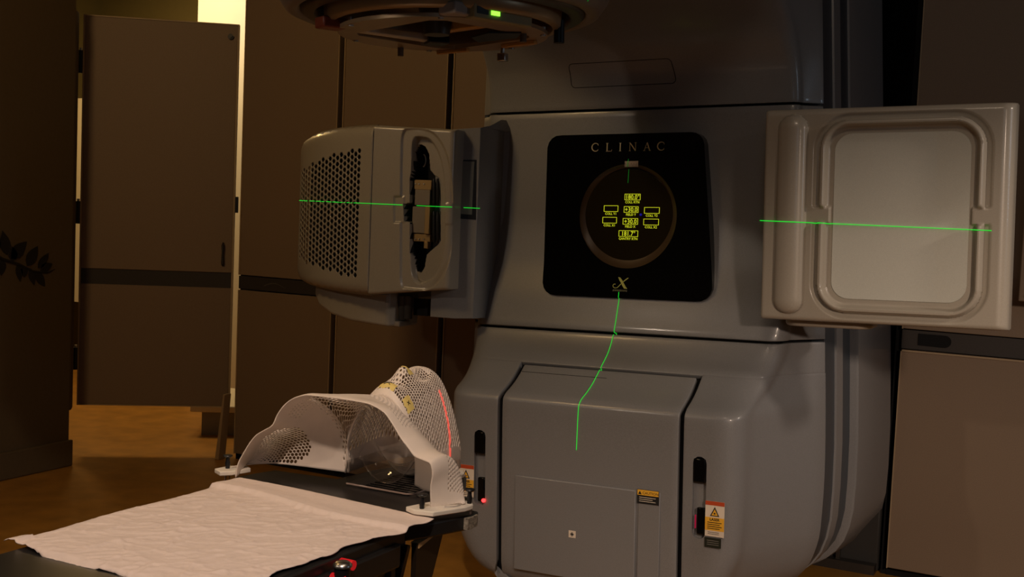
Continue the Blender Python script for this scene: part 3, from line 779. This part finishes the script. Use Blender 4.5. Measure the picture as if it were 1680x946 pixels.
# something pale inside behind the grille (tube housing)
MB().cyl((-1.12, 1.22, 1.28), (-.93, 1.10, 1.28), .10, 20).build('tube_housing', SCREW, gcv, smooth=40)
# housing behind: loft with rounded top
def loft(name, cols, depth, mt, par, bevel=.02, bseg=4, top=None):
    V = []
    for (x, y, z0, z1) in cols: V += [(x, y, z0), (x, y, z1), (x+depth[0], y+depth[1], z1), (x+depth[0], y+depth[1], z0)]
    n = len(cols)
    Fc = [[4*i+k, 4*i+(k+1) % 4, 4*i+4+(k+1) % 4, 4*i+4+k][::-1] for i in range(n-1) for k in range(4)] + [[0, 1, 2, 3], [4*n-1, 4*n-2, 4*n-3, 4*n-4]]
    return obj(name, V, Fc, mt, par, weld=True, smooth=42, bevel=bevel, bseg=bseg, bang=50)
cols = [(fx(u), fy(u)+.03, fb(u)+.004, ft(u)-.004) for u in lin(0, 1, 14)]
# cover top and bottom rims from the curved front back to the housing
for top in (1, 0):
    V = []
    for u in lin(0, 1, 20):
        x, y = fx(u), fy(u); z = ft(u) if top else fb(u)
        V += [(x, y+.03, z), (x+.05+.10*(1-u), y+.16+.05*(1-u), z+(.004 if top else -.004))]
    obj('housing_rim', V, [[2*i, 2*i+2, 2*i+3, 2*i+1] for i in range(19)], SRC, gcv, smooth=60, solid=.004, soff=0)

# slotted face: two planes, the second with the relief
PA = at(609, 345, .912); PBk = at(750, 345, .965)
dU = np.array([PBk[0]-PA[0], PBk[1]-PA[1], 0]); LU = np.linalg.norm(dU); dU = dU/LU; dN = np.array([-dU[1], dU[0], 0]);
if dN[1] > 0: dN = -dN      # towards the camera
def face_uv(px, py): p = atp(px, py, PA, dN); return ((p-PA)@dU, p[2])
topL = face_uv(612, 205); topR = face_uv(747, 212); botL = face_uv(612, 484); botR = face_uv(745, 476)
SL = [face_uv(x, y) for x, y in ((684, 236), (691, 240), (697, 252), (699, 278), (706, 287), (714, 292), (716, 300), (716, 395), (711, 402), (706, 406), (699, 412), (693, 418), (690, 438), (685, 447), (679, 445), (676, 436), (675, 420), (671, 415),
      (671, 364), (662, 362), (661, 335), (671, 333), (671, 292), (674, 278), (676, 250), (680, 239))]
def chaikin(P, n=2):
    for _ in range(n):
        Q = []
        for i in range(len(P)):
            (x1, y1), (x2, y2) = P[i-1], P[i]; Q += [(x1*.75+x2*.25, y1*.75+y2*.25), (x1*.25+x2*.75, y1*.25+y2*.75)]
        P = Q
    return P
def inpoly(x, y, P):
    c = False; n = len(P)
    for i in range(n):
        (x1, y1), (x2, y2) = P[i], P[i-1]
        if (y1 > y) != (y2 > y) and x < (x2-x1)*(y-y1)/(y2-y1)+x1: c = not c
    return c
def dseg(x, y, P, closed=False):
    b = 9
    for i in range(len(P)-(0 if closed else 1)):
        (x1, y1), (x2, y2) = P[i], P[(i+1) % len(P)]; dx, dy = x2-x1, y2-y1
        t = min(max(((x-x1)*dx+(y-y1)*dy)/(dx*dx+dy*dy), 0), 1); b = min(b, math.hypot(x-x1-t*dx, y-y1-t*dy))
    return b
BAY = chaikin([face_uv(x, y) for x, y in ((674, 224), (690, 223), (704, 227), (716, 244), (724, 270), (728, 300), (729, 345), (728, 400), (722, 434), (710, 456), (696, 466), (682, 466), (673, 452), (672, 420), (673, 345), (673, 270))])
OUT = chaikin([face_uv(x, y) for x, y in ((658, 212), (675, 210), (690, 210), (710, 215), (727, 236), (737, 265), (741, 300), (742, 345), (741, 400), (735, 436), (722, 462), (704, 476), (684, 476), (668, 474), (656, 472), (656, 430), (656, 345), (657, 262))])
TABL = [face_uv(x, y) for x, y in ((646, 322), (662, 322), (662, 365), (646, 365))]
TABR = [face_uv(x, y) for x, y in ((728, 333), (752, 333), (752, 368), (728, 368))]
def sheight(u, z):
    h = 0
    if u > topL[0]+.085: h -= .010*ss(.085, .100, u-topL[0])*0
    din = dseg(u, z, OUT, True)*(1 if inpoly(u, z, OUT) else -1)
    h -= .009*ss(-.002, .006, din)
    db = dseg(u, z, BAY, True)*(1 if inpoly(u, z, BAY) else -1)
    h -= .026*ss(-.002, .009, db)
    for T in (TABL, TABR):
        dt = dseg(u, z, T, True)*(1 if inpoly(u, z, T) else -1)
        if dt > -.003: h = h*(1-ss(-.003, .004, dt)) + (-.006)*ss(-.003, .004, dt)
    ds = dseg(u, z, SL, True)*(1 if inpoly(u, z, SL) else -1)
    k = ss(-.0012, .0030, ds)
    return h*(1-k) - .085*k
us_ = lin(0, topR[0], 150)
V = []; nv_ = 210
for j in range(nv_):
    t = j/(nv_-1)
    for u in us_:
        k = u/topR[0]; z0 = botL[1]+(botR[1]-botL[1])*k; z1 = topL[1]+(topR[1]-topL[1])*k
        z = z0+(z1-z0)*t; h = sheight(u, z)
        for d, rr in ((z-z0, .012), (z1-z, .012), (topR[0]-u, .018)):
            if d < rr: h -= rr-math.sqrt(max(rr*rr-(rr-d)**2, 0))
        p = PA + dU*u + dN*h; V.append((p[0], p[1], z))
n = len(us_)
Fc = [[j*n+i, j*n+i+1, (j+1)*n+i+1, (j+1)*n+i] for j in range(nv_-1) for i in range(n-1)]
mi = [1 if min(((np.array(V[f[k]])-PA)@dN) for k in range(4)) < -.055 else 0 for f in Fc]
# side/back walls
n0 = len(V)
per = list(range(n)) + [k*n+n-1 for k in range(1, nv_)] + [(nv_-1)*n+j for j in range(n-2, -1, -1)] + [k*n for k in range(nv_-2, 0, -1)]
for j in per: V.append((V[j][0]-.02-dN[0]*.0, V[j][1]+.20, V[j][2]))
L_ = len(per); new = [[per[(k+1) % L_], per[k], n0+k, n0+(k+1) % L_] for k in range(L_)]
Fc += new; mi += [0]*len(new)
sf = obj('source_housing', V, Fc, [SRC, VOID], LA, smooth=45, mi=mi)
def fb_(u0, z0, u1, z1, d0, d1, nm, mt, par=sf, bevel=.0015):
    f = lambda p: PA + dU*p[0] + dN*p[1] + np.array([0, 0, p[2]-PA[2]])
    return MB(f).box(min(u0, u1), max(u0, u1), d0, d1, min(z0, z1), max(z0, z1)).build(nm, mt, par, bevel=bevel, weld=True)
def fpx(x0, y0, x1, y1, d0, d1, nm, mt, bevel=.0015):
    a = face_uv(x0, y0); b = face_uv(x1, y1); return fb_(a[0], a[1], b[0], b[1], d0, d1, nm, mt, bevel=bevel)
fpx(674, 294, 702, 311, -.06, -.03, 'mount_bracket', BRASS)
fpx(676, 310, 700, 337, -.06, -.026, 'blade_plate', METALD)
fpx(672, 338, 694, 383, -.06, -.026, 'blade_plate', METALD)
fpx(694, 338, 700, 384, -.06, -.018, 'brass_rail', BRASS)
fpx(672, 383, 700, 397, -.06, -.030, 'mount_bracket', BRASS)
fpx(690, 396, 696, 408, -.06, -.03, 'mount_tab', BRASS)
for x in (676, 682, 690):
    for y in (301, 392):
        a = face_uv(x, y); p = PA+dU*a[0]+dN*-.03; p[2] = a[1]
        MB().cyl(tuple(p), tuple(p+dN*.003), .0025, 8).build('plate_screw', METAL, sf)
for x in (706, 712):
    for y0, y1 in ((292, 340), (346, 398)):
        P = [face_uv(x, y) for y in lin(y0, y1, 6)]
        Q = [tuple(PA+dU*a[0]+dN*(-.034)+np.array([0, 0, a[1]-PA[2]])) for a in P]
        MB().tube(Q, [.004, .007, .007, .007, .007, .004], 8).build('cable', BLACK, sf, smooth=60)
a = face_uv(684, 262); p = PA+dU*a[0]+dN*-.05; p[2] = a[1]
MB().tube([tuple(p+dU*.012*math.cos(t)+np.array([0, 0, .022*math.sin(t)])) for t in lin(-1.3, 1.3, 10)], .002, 6).build('spring', METAL, sf)

# bracket to the machine with its dark window
bc = [colm(706, 492, 519, 1.015), colm(738, 212, 522, 1.023), colm(750, 211, 523, 1.033), colm(782, 209, 523, 1.060), colm(797, 206, 522, 1.11), colm(815, 196, 522, 1.19)]
bc[0] = (bc[0][0], bc[0][1], bc[1][2], bc[1][3])
arm = loft('source_arm', bc, (.03, .16), PAINT, LA, bevel=.006, bseg=3)
def armplate(P, off, nm, mt, par):
    q = [at(x, y, Y-off) for x, y, Y in P]
    return MB().prism([tuple(p) for p in q], (0, .004, 0)).build(nm, mt, par, weld=True)
_ap = [(750, 262, 1.033), (782, 262, 1.060), (780, 360, 1.060), (748, 358, 1.033)]
aw = armplate(_ap, .004, 'window_frame', BLACK, arm)
armplate([(748, 264, 1.031), (778, 265, 1.0555), (774, 352, 1.0555), (746, 350, 1.031)], .0055, 'window_back', mat('arm_window', (.15, .155, .14), .3), aw)
# lower fairing of the source and cables
lf = [colm(517, 466, 484, 1.12), colm(524, 466, 501, 1.06), colm(545, 470, 516, 1.02), colm(575, 474, 526, .99), colm(610, 474, 532, .985), colm(637, 474, 536, 1.0)]
loft('lower_fairing', lf, (.04, .14), SRC, LA, bevel=.01, bseg=3)
for i, x in enumerate((643, 652, 661, 670)):
    a = at(x, 484, 1.05); b = at(x-1, 524-abs(i-1.5)*1.5, 1.06)
    MB().tube([a, (a+b)/2, b], .016, 10).build('cable', mat('cable_grey', (.055, .055, .05), .55), LA, smooth=60)
q0 = at(684, 488, 1.1); q1 = at(706, 518, 1.1)
MB().box(q0[0], q1[0], 1.08, 1.2, q1[2], q0[2]).build('dark_duct', BLACK, LA)
q0 = at(640, 524, 1.05); q1 = at(660, 536, 1.05)
MB().box(q0[0], q1[0], 1.03, 1.12, q1[2], q0[2]).build('fairing_tip', SRC, LA, bevel=.006)
# swoop of the lower cover where the machine narrows into the wall (upper left)
# floor level parts seen below the drum on the right
t = thing('drive_stand', 'dark steel stand between the grey machine and the panelled wall, low at right', 'stand', (.6, 2.1, 0))
MB().box(-.55, .735, 2.035, 2.5, 0, .36).build('plinth', mat('stand_dark', (.04, .038, .036), .5), t, bevel=.01)
MB().box(.585, .60, 2.0, 2.018, .0, .30).build('stand_post', DARKM, t)
MB().box(.0, .73, 1.985, 2.03, .0, .035).build('floor_plate', DARKM, t)

# ================================================================== COUCH
ct = thing('treatment_couch', 'black flat treatment couch running towards the camera under a white sheet', 'treatment couch', (0, -1.6, 0))
ZT = .640
MB().box(-.29, .205, -3.4, -.42, ZT-.045, ZT).build('couch_top', CARBON, ct, bevel=.008)
MB().box(-.30, -.275, -3.4, -.46, ZT-.10, ZT-.03).build('side_rail', CARBON, ct, bevel=.006)
MB().box(.195, .215, -3.4, -.455, ZT-.075, ZT-.025).build('side_rail', CARBON, ct, bevel=.006)
# belly of the couch curving down
V = []
prof = [(-.455, .30), (-.47, .33)]
cs = [(-.455, .44, .595), (-.50, .40, .60), (-.62, .47, .60), (-.80, .54, .60), (-1.05, .56, .60), (-3.3, .56, .60)]
obj('couch_body', [(x, y, z) for y, z0, z1 in cs for x, z in ((-.20, z0), (.185, z0), (.195, z1), (-.22, z1))],
    [[4*i+k, 4*i+(k+1) % 4, 4*i+4+(k+1) % 4, 4*i+4+k] for i in range(5) for k in range(4)] + [[3, 2, 1, 0], [20, 21, 22, 23]], CARBON, ct, weld=True, bevel=.01, bseg=3, smooth=40)
MB().box(.155, .200, -.475, -.445, .30, .61).build('end_post', mat('post_black', (.02, .02, .02), .3), ct, bevel=.008)
MB().box(-.18, .18, -2.6, -1.6, 0, .56).build('pedestal', CARBON, ct, bevel=.03)
MB().prism([(.10, -.435, .603), (.215, -.435, .603), (.215, -.435, .597), (.17, -.435, .40), (.10, -.435, .36)], (0, .012, 0)).build('end_bracket', BLACK, ct, weld=True)
MB().prism([(.216, -.40, .60), (.216, -.29, .61), (.216, -.33, .52), (.216, -.40, .40)], (-.012, 0, 0)).build('end_bracket', mat('bracket_brown', (.02, .013, .008), .4), ct, weld=True)
MB().prism([(.219, -.395, .601), (.219, -.31, .609), (.219, -.395, .590)], (-.02, 0, 0)).build('wood_insert', mat('wood_strip', (.65, .42, .18), .5), ct, weld=True)
kn = np.array([.235, -.70, .628])
MB().cyl((.19, -.685, .60), (.222, -.685, .60), .016, 14).cyl((.235, -.685, .582), (.235, -.685, .628), .015, 16).build('release_knob', BLACK, ct, smooth=40)
MB().lathe([(.0001, .640), (.012, .639), (.018, .634), (.018, .630), (.012, .627), (.0001, .627)], .235, -.685, 20).build('knob_cap', METAL, ct, smooth=50)
for x, y, z in ((.222, -.648, .622), (.236, -.690, .607)):
    MB().cyl((x-.02, y, z), (x+.012, y, z), .0095, 14).build('red_button', REDP, ct, smooth=40)
MB().tube([(.225, -.97, .56), (.232, -.85, .577), (.235, -.76, .580), (.23, -.70, .59)], .008, 8).build('release_lever', BLACK, ct, smooth=60)

# board for the mask, on the end of the couch
bd = thing('mask_board', 'black base board at the couch end under the mesh mask', 'board', (0, -.2, .60))
def bpoly(P, z0, z1, nm, mt, par, **k): return MB().prism([(x, y, z0) for x, y in P], (0, 0, z1-z0)).build(nm, mt, par, weld=True, **k)
bpoly([(-.335, -.40), (.10, -.42), (.175, -.455), (.205, -.43), (.235, -.37), (.272, -.27), (.268, -.235), (.15, -.225), (.115, -.18), (.098, -.12), (.112, -.045), (.085, .03), (-.11, .03), (-.135, -.06), (-.15, -.18), (-.32, -.20), (-.345, -.30)],
      .610, .642, 'board_body', CARBON, bd, bevel=.004)
MB().box(.262, .2745, -.292, -.250, .614, .639).build('board_label', mat('board_label', (.28, .25, .2), .5, var=.6, vscale=180), bd)
# ribbed black pad in front of and under the head
for k in range(13):
    y = -.215+.018*k; MB().box(-.055, .075, y, y+.011, .642, .6445).build('rib', GLASSB, bd)

# ---------------------------------------------------- mask
MK = thing('immobilisation_mask', 'white perforated plastic head and shoulder mask standing on the couch end', 'mask', (0, -.15, .645))
ZB = .668
hhY = tab([(-.212, .185), (-.19, .206), (-.165, .214), (-.13, .226), (-.09, .238), (-.055, .243), (-.035, .236), (-.018, .218), (-.002, .180), (.010, .125), (.017, .06), (.020, .006)])
hw = tab([(0, .078), (.15, .078), (.35, .082), (.6, .083), (.8, .076), (.9, .070), (1, .058)])
hy = tab([(0, -.212), (.35, -.125), (.65, -.058), (.82, -.018), (.92, .008), (1, .020)])
def hh(v): return hhY(hy(v))
def HM(u, v, off=0):
    Y = hy(v); a = math.pi*u; w_ = hw(v)+off; h = hh(v)+off
    fl_ = .018*(abs(math.cos(a))**6)
    x = -.008-(w_+fl_)*math.copysign(abs(math.cos(a))**.82, math.cos(a)); z = ZB+h*max(math.sin(a), 0)**.62
    Yy = Y + .012*math.cos(2*a)*0
    # nose, chin and brow relief
    g_ = math.exp(-((u-.5)/.055)**2)
    nose = g_*.024*math.exp(-((Y+.130)/.019)**2); chin = .012*math.exp(-((u-.5)/.10)**2)*math.exp(-((Y+.195)/.02)**2)
    sock = -.012*math.exp(-((Y+.09)/.022)**2)*(math.exp(-((u-.40)/.05)**2)+math.exp(-((u-.60)/.05)**2)); mouth = -.005*math.exp(-((Y+.165)/.012)**2)*math.exp(-((u-.5)/.09)**2)
    z += nose+chin+sock+mouth
    return (x, Yy, z)
edge_px = [(386, 783), (389, 765), (400, 742), (420, 714), (431, 707), (447, 697), (455, 680), (470, 661), (485, 652), (505, 648), (535, 651), (565, 655), (600, 661), (628, 675), (644, 696), (657, 718), (669, 734), (681, 749), (695, 755), (705, 760), (709, 779), (706, 801), (707, 838)]
_P = [at(x, y, -.345) for x, y in edge_px]
_d = [0]
for i in range(1, len(_P)): _d.append(_d[-1]+float(np.linalg.norm(_P[i]-_P[i-1])))
CH = tab3([d/_d[-1] for d in _d], _P)
rear = [(-.345, -.325, .668), (-.318, -.268, .668), (-.285, -.238, .668), (-.22, -.222, .668), (-.15, -.212, .668), (-.098, -.205, .668)]
ru = [0, .06, .12, .20, .29, .36]
for k in (0.06, .2, .35, .5, .65, .8, .94): rear.append(HM(k, 0)); ru.append(.36+.26*k)
rear += [(.092, -.215, .668), (.13, -.238, .668), (.178, -.250, .668), (.222, -.258, .668), (.258, -.292, .668)]
ru += [.63, .70, .78, .88, 1.0]
RE = tab3(ru, rear)
def SM(u, v):
    A_, B_ = CH(u), RE(u); dz = A_[2]-B_[2]
    neck = math.exp(-((u-.49)/.10)**2)
    y1 = .045; 
    P1 = A_ + np.array([.02*ss(.7, .9, u), y1*(1-.5*neck), .012+.022*ss(.60, .80, u)*(1-ss(.9, .99, u))])
    P2 = B_ + np.array([.012*ss(.75, .95, u)-.010*(1-ss(.03, .2, u)), .030*(1-neck), max(dz, 0)*.85*(1-neck)+.0])
    t = v
    p = A_*(1-t)**3 + P1*3*t*(1-t)**2 + P2*3*t*t*(1-t) + B_*t**3
    return tuple(p)
def hashn(a, b): return (math.sin(a*127.1+b*311.7)*43758.5453) % 1
def shole(u, v):
    s = 0
    if u < .225 and v > .30:
        s = .30+.50*ss(.02, .16, u); 
        if v > .97-.10*(1-ss(.02, .1, u)): s = 0
        if u < .035: s = .25*(v > .5)
        if ((u-.13)/.10)**2+((v-.66)/.34)**2 > 1.1: s *= .0
    elif .25 < u < .335 and .22 < v < .42: s = .28
    elif .325 < u < .41 and v > .22: s = .40+.46*ss(.33, .355, u)*ss(.22, .3, v)
    elif .335 < u < .36 and v > .4: s = .3
    elif .41 <= u < .60 and v > .55: s = .6
    elif .655 < u < .735 and .15 < v < .80: s = .42 if abs(v-.5) < .28 else .3
    elif .86 < u < .965 and .30 < v < .8: s = .42
    elif .74 < u < .80 and .62 < v < .95: s = .3
    return s*(.92+.16*hashn(round(u*200), round(v*90)))
V, Fc = hexshell(SM, 88, 26, shole)
obj('shoulder_shell', V, Fc, MASKM, MK, smooth=70, solid=.0022, soff=0)
def hhole(u, v):
    s = .76
    if v < .03 or v > .97: return 0
    if u < .035 or u > .965: return .0
    if .44 < u < .60 and .60 < v < .90: s = .16
    if v > .90: s = .3
    if .05 < u < .12: s = .62
    if abs(u-.5) < .03 and .18 < v < .30: s = .5
    if .68 < u < .93 and v > .78: s = .35
    return s*(.95+.1*hashn(round(u*90), round(v*90)))
V, Fc = hexshell(HM, 46, 34, hhole)
hs = obj('head_shell', V, Fc, MASKM, MK, smooth=70, solid=.002, soff=0)
def tape(u0, u1, v0, v1, nm='yellow_tape', mt=TAPE, off=.0022, nseg=6):
    V = []
    for j in range(nseg+1):
        for i in range(nseg+1):
            u = u0+(u1-u0)*i/nseg; v = v0+(v1-v0)*j/nseg
            v += .008*math.sin(i*2.1+j)*(j in (0, nseg)); p = np.array(HM(u, v)); c = np.array([0, p[1], ZB+.05]); n = p-c; n = n/np.linalg.norm(n); V.append(tuple(p+n*off))
    Fc = [[j*(nseg+1)+i, j*(nseg+1)+i+1, (j+1)*(nseg+1)+i+1, (j+1)*(nseg+1)+i] for j in range(nseg) for i in range(nseg)]
    return obj(nm, V, Fc, mt, hs, smooth=60)
def cross(u, v, s=.02):
    for a in ((s, s*1.2), (s, -s*1.2)):
        P = [np.array(HM(u+a[0]*t, v+a[1]*t)) for t in lin(-1, 1, 5)]
        P = [p+(p-np.array([0, p[1], ZB+.05]))/np.linalg.norm(p-np.array([0, p[1], ZB+.05]))*.003 for p in P]
        MB().tube([tuple(p) for p in P], .0008, 5).build('ink_cross', INK, hs)
tape(.44, .57, .045, .12); cross(.50, .09)
tape(.46, .56, .325, .40); 
tape(.67, .77, .05, .15); cross(.72, .10, .012)
tape(.74, .82, .80, .93); cross(.78, .86, .02)
tape(.10, .19, .08, .2)
tape(.13, .20, .35, .45)

# white foot frames with push pins and clear posts
def plate(P, nm='foot_frame'):
    o = MB().prism([(x, y, .655) for x, y in P], (0, 0, .0105)).build(nm, WHITEP, MK, weld=True, bevel=.002)
    return o
f1 = plate([(.168, -.372), (.195, -.384), (.238, -.375), (.250, -.350), (.272, -.300), (.274, -.272), (.262, -.255), (.215, -.250), (.20, -.262)])
MB().tube([(.225+.030*math.cos(a), -.300+.030*math.sin(a), .6658) for a in lin(-1.2, 2.4, 12)], .0022, 6).build('frame_recess', mat('recess_line', (.45, .4, .35), .5), f1)
f2 = plate([(-.372, -.355), (-.340, -.372), (-.322, -.350), (-.310, -.300), (-.335, -.285), (-.365, -.31)])
f3 = plate([(.075, -.100), (.100, -.102), (.116, -.075), (.112, -.030), (.095, -.005), (.075, -.01)])
def pin(x, y, z=.666, s=1, nm='push_pin'):
    MB().lathe([(0.0001, z+.031), (.0105, z+.031), (.0115, z+.029), (.0095, z+.0265), (.0045, z+.024), (.0045, z+.018), (.0062, z+.012), (.0050, z+.004), (.0050, z-.002), (.0001, z-.002)], x, y, 16).build(nm, BLACK, MK, smooth=40)
    MB().cyl((x, y, z-.028), (x, y, z-.010), .0065, 10).build('clear_post', CLEAR, MK, smooth=40)
pin(.204, -.366); pin(.262, -.268); pin(-.350, -.335); pin(.098, -.068)

# clear head rest under the mask
hr = thing('head_rest', 'clear plastic head rest seen through the opening of the mask', 'head rest', (0, -.1, .645))
def hrf(u, v):
    x = -.075+.15*u; e = (abs(2*u-1))**2.2
    z = .655 + .060*e + .040*math.exp(-((v-.22)/.13)**2)*(1-.3*e) - .0
    return (x, -.200+.21*v, z)
V, Fc = grid(hrf, lin(0, 1, 19), lin(0, 1, 19))
obj('cradle', V, Fc, CLEARF, hr, smooth=60)
MB().tube([hrf(u, 0) for u in lin(0, 1, 17)], .0018, 6).build('cradle_edge', CLEARF, hr, smooth=60)
MB().tube([(-.092, -.222, .647), (.072, -.222, .647), (.088, -.21, .647), (.088, .02, .647)], .0022, 6).build('tray_lip', mat('lip_pink', (.35, .25, .2), .2), hr, smooth=60)
MB().box(-.095, -.092, -.222, .02, .645, .70).build('tray_wall', CLEARF, hr)

# ---------------------------------------------------- sheet
SN = 110
def noise2(x, y):
    from mathutils import noise
    return noise.noise((x, y, 0))
cor = {}
def sheetp(u, v):
    # u across (left to right), v from the near end to the mask end
    from mathutils import noise
    y = -.975 + v*(.645-.045*u) + .006*math.sin(9*u)*(1-v)
    xl = -.325+.012*v + .004*math.sin(11*v); xr = .205+.040*ss(.55, 1, v) - .012*(1-v) + .005*math.sin(17*v)+.003*math.sin(41*v)
    y += .010*math.sin(u*13+1)*(1-v)**3 - .03*(u*(1-u))*(1-v)*0
    x = xl+(xr-xl)*u
    z = ZT+.006
    p = Vector((x*7, y*5, 1)); a = noise.noise(p+Vector((noise.noise(p*2), noise.noise(p*2+Vector((5, 3, 1))), 0))*.8)
    yy = -.435-.035*u+.016*math.sin(u*6+.5)
    sm = 1-.85*ss(yy-.01, yy+.01, y)
    ed = ss(0, .05, u)*ss(0, .04, 1-u)
    z += .0020*(a+.4)*sm*(.3+.7*ed)
    # creases
    for s_, dx, dy, am in ((3, 9, 11, .0022), (11, 14, 20, .0015), (23, -8, 20, .0016), (31, 26, 30, .0008), (47, 14, 6, .0018), (53, 40, 48, .0005)):
        q = noise.noise(Vector((x*dx+s_, y*dy-x*6, s_*.7))+Vector((a, a, 0))*.6); z += am*sm*(.3+.7*ed)*(1-min(abs(q)*7, 1))**1.5
    # fold: raised strip at the mask end
    z += .010*ss(yy-.010, yy+.002, y) - .004*ss(yy+.01, yy+.06, y)
    z -= .012*ss(-.345, -.32, y-.035*(0)+.0)
    # hang at the edges
    e = max(0, .012-(x-xl)); z -= e*.25
    e = max(0, x-.195); z -= e*.1*(1-v)
    e = max(0, (-.965-y)); z -= e*.8
    if u < .05 and v < .06: z += .006
    return (x, y, z)
V, Fc = grid(sheetp, lin(0, 1, 150), lin(0, 1, 170))
o = obj('white_sheet', V, Fc, SHEET, smooth=80, solid=.0015)
tag(o, 'crumpled white cotton sheet spread over the top of the black couch', 'sheet')

# ================================================================== LASER LINES (projected light built as thin glowing strips along traced beam planes)
bpy.context.view_layer.update()
dg = bpy.context.evaluated_depsgraph_get()
def trace(orig, dirs, maxgap, off=.0018, keep=None):
    segs = []; cur = []
    for d in dirs:
        d = Vector(d).normalized()
        ok, loc, nor, idx, ob, mw = scn.ray_cast(dg, Vector(orig), d)
        if ok:
            p = loc - d*off*.5 + (nor if nor.dot(d) < 0 else -nor)*off*.6
            if keep and not keep(p): continue
            if cur and (p-cur[-1]).length > maxgap:
                if len(cur) > 1: segs.append(cur)
                cur = []
            cur.append(p)
        else:
            if len(cur) > 1: segs.append(cur)
            cur = []
    if len(cur) > 1: segs.append(cur)
    return segs
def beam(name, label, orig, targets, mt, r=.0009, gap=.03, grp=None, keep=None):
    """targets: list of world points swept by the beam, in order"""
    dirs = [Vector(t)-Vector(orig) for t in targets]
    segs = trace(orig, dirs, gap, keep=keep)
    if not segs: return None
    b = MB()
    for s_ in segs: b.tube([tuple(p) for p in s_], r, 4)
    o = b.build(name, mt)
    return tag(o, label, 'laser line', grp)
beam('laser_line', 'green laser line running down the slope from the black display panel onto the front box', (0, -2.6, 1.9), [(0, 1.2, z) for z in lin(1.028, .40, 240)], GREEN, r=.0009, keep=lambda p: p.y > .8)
_a = at(492, 329, 1.2); _b = at(773, 342, 1.0)
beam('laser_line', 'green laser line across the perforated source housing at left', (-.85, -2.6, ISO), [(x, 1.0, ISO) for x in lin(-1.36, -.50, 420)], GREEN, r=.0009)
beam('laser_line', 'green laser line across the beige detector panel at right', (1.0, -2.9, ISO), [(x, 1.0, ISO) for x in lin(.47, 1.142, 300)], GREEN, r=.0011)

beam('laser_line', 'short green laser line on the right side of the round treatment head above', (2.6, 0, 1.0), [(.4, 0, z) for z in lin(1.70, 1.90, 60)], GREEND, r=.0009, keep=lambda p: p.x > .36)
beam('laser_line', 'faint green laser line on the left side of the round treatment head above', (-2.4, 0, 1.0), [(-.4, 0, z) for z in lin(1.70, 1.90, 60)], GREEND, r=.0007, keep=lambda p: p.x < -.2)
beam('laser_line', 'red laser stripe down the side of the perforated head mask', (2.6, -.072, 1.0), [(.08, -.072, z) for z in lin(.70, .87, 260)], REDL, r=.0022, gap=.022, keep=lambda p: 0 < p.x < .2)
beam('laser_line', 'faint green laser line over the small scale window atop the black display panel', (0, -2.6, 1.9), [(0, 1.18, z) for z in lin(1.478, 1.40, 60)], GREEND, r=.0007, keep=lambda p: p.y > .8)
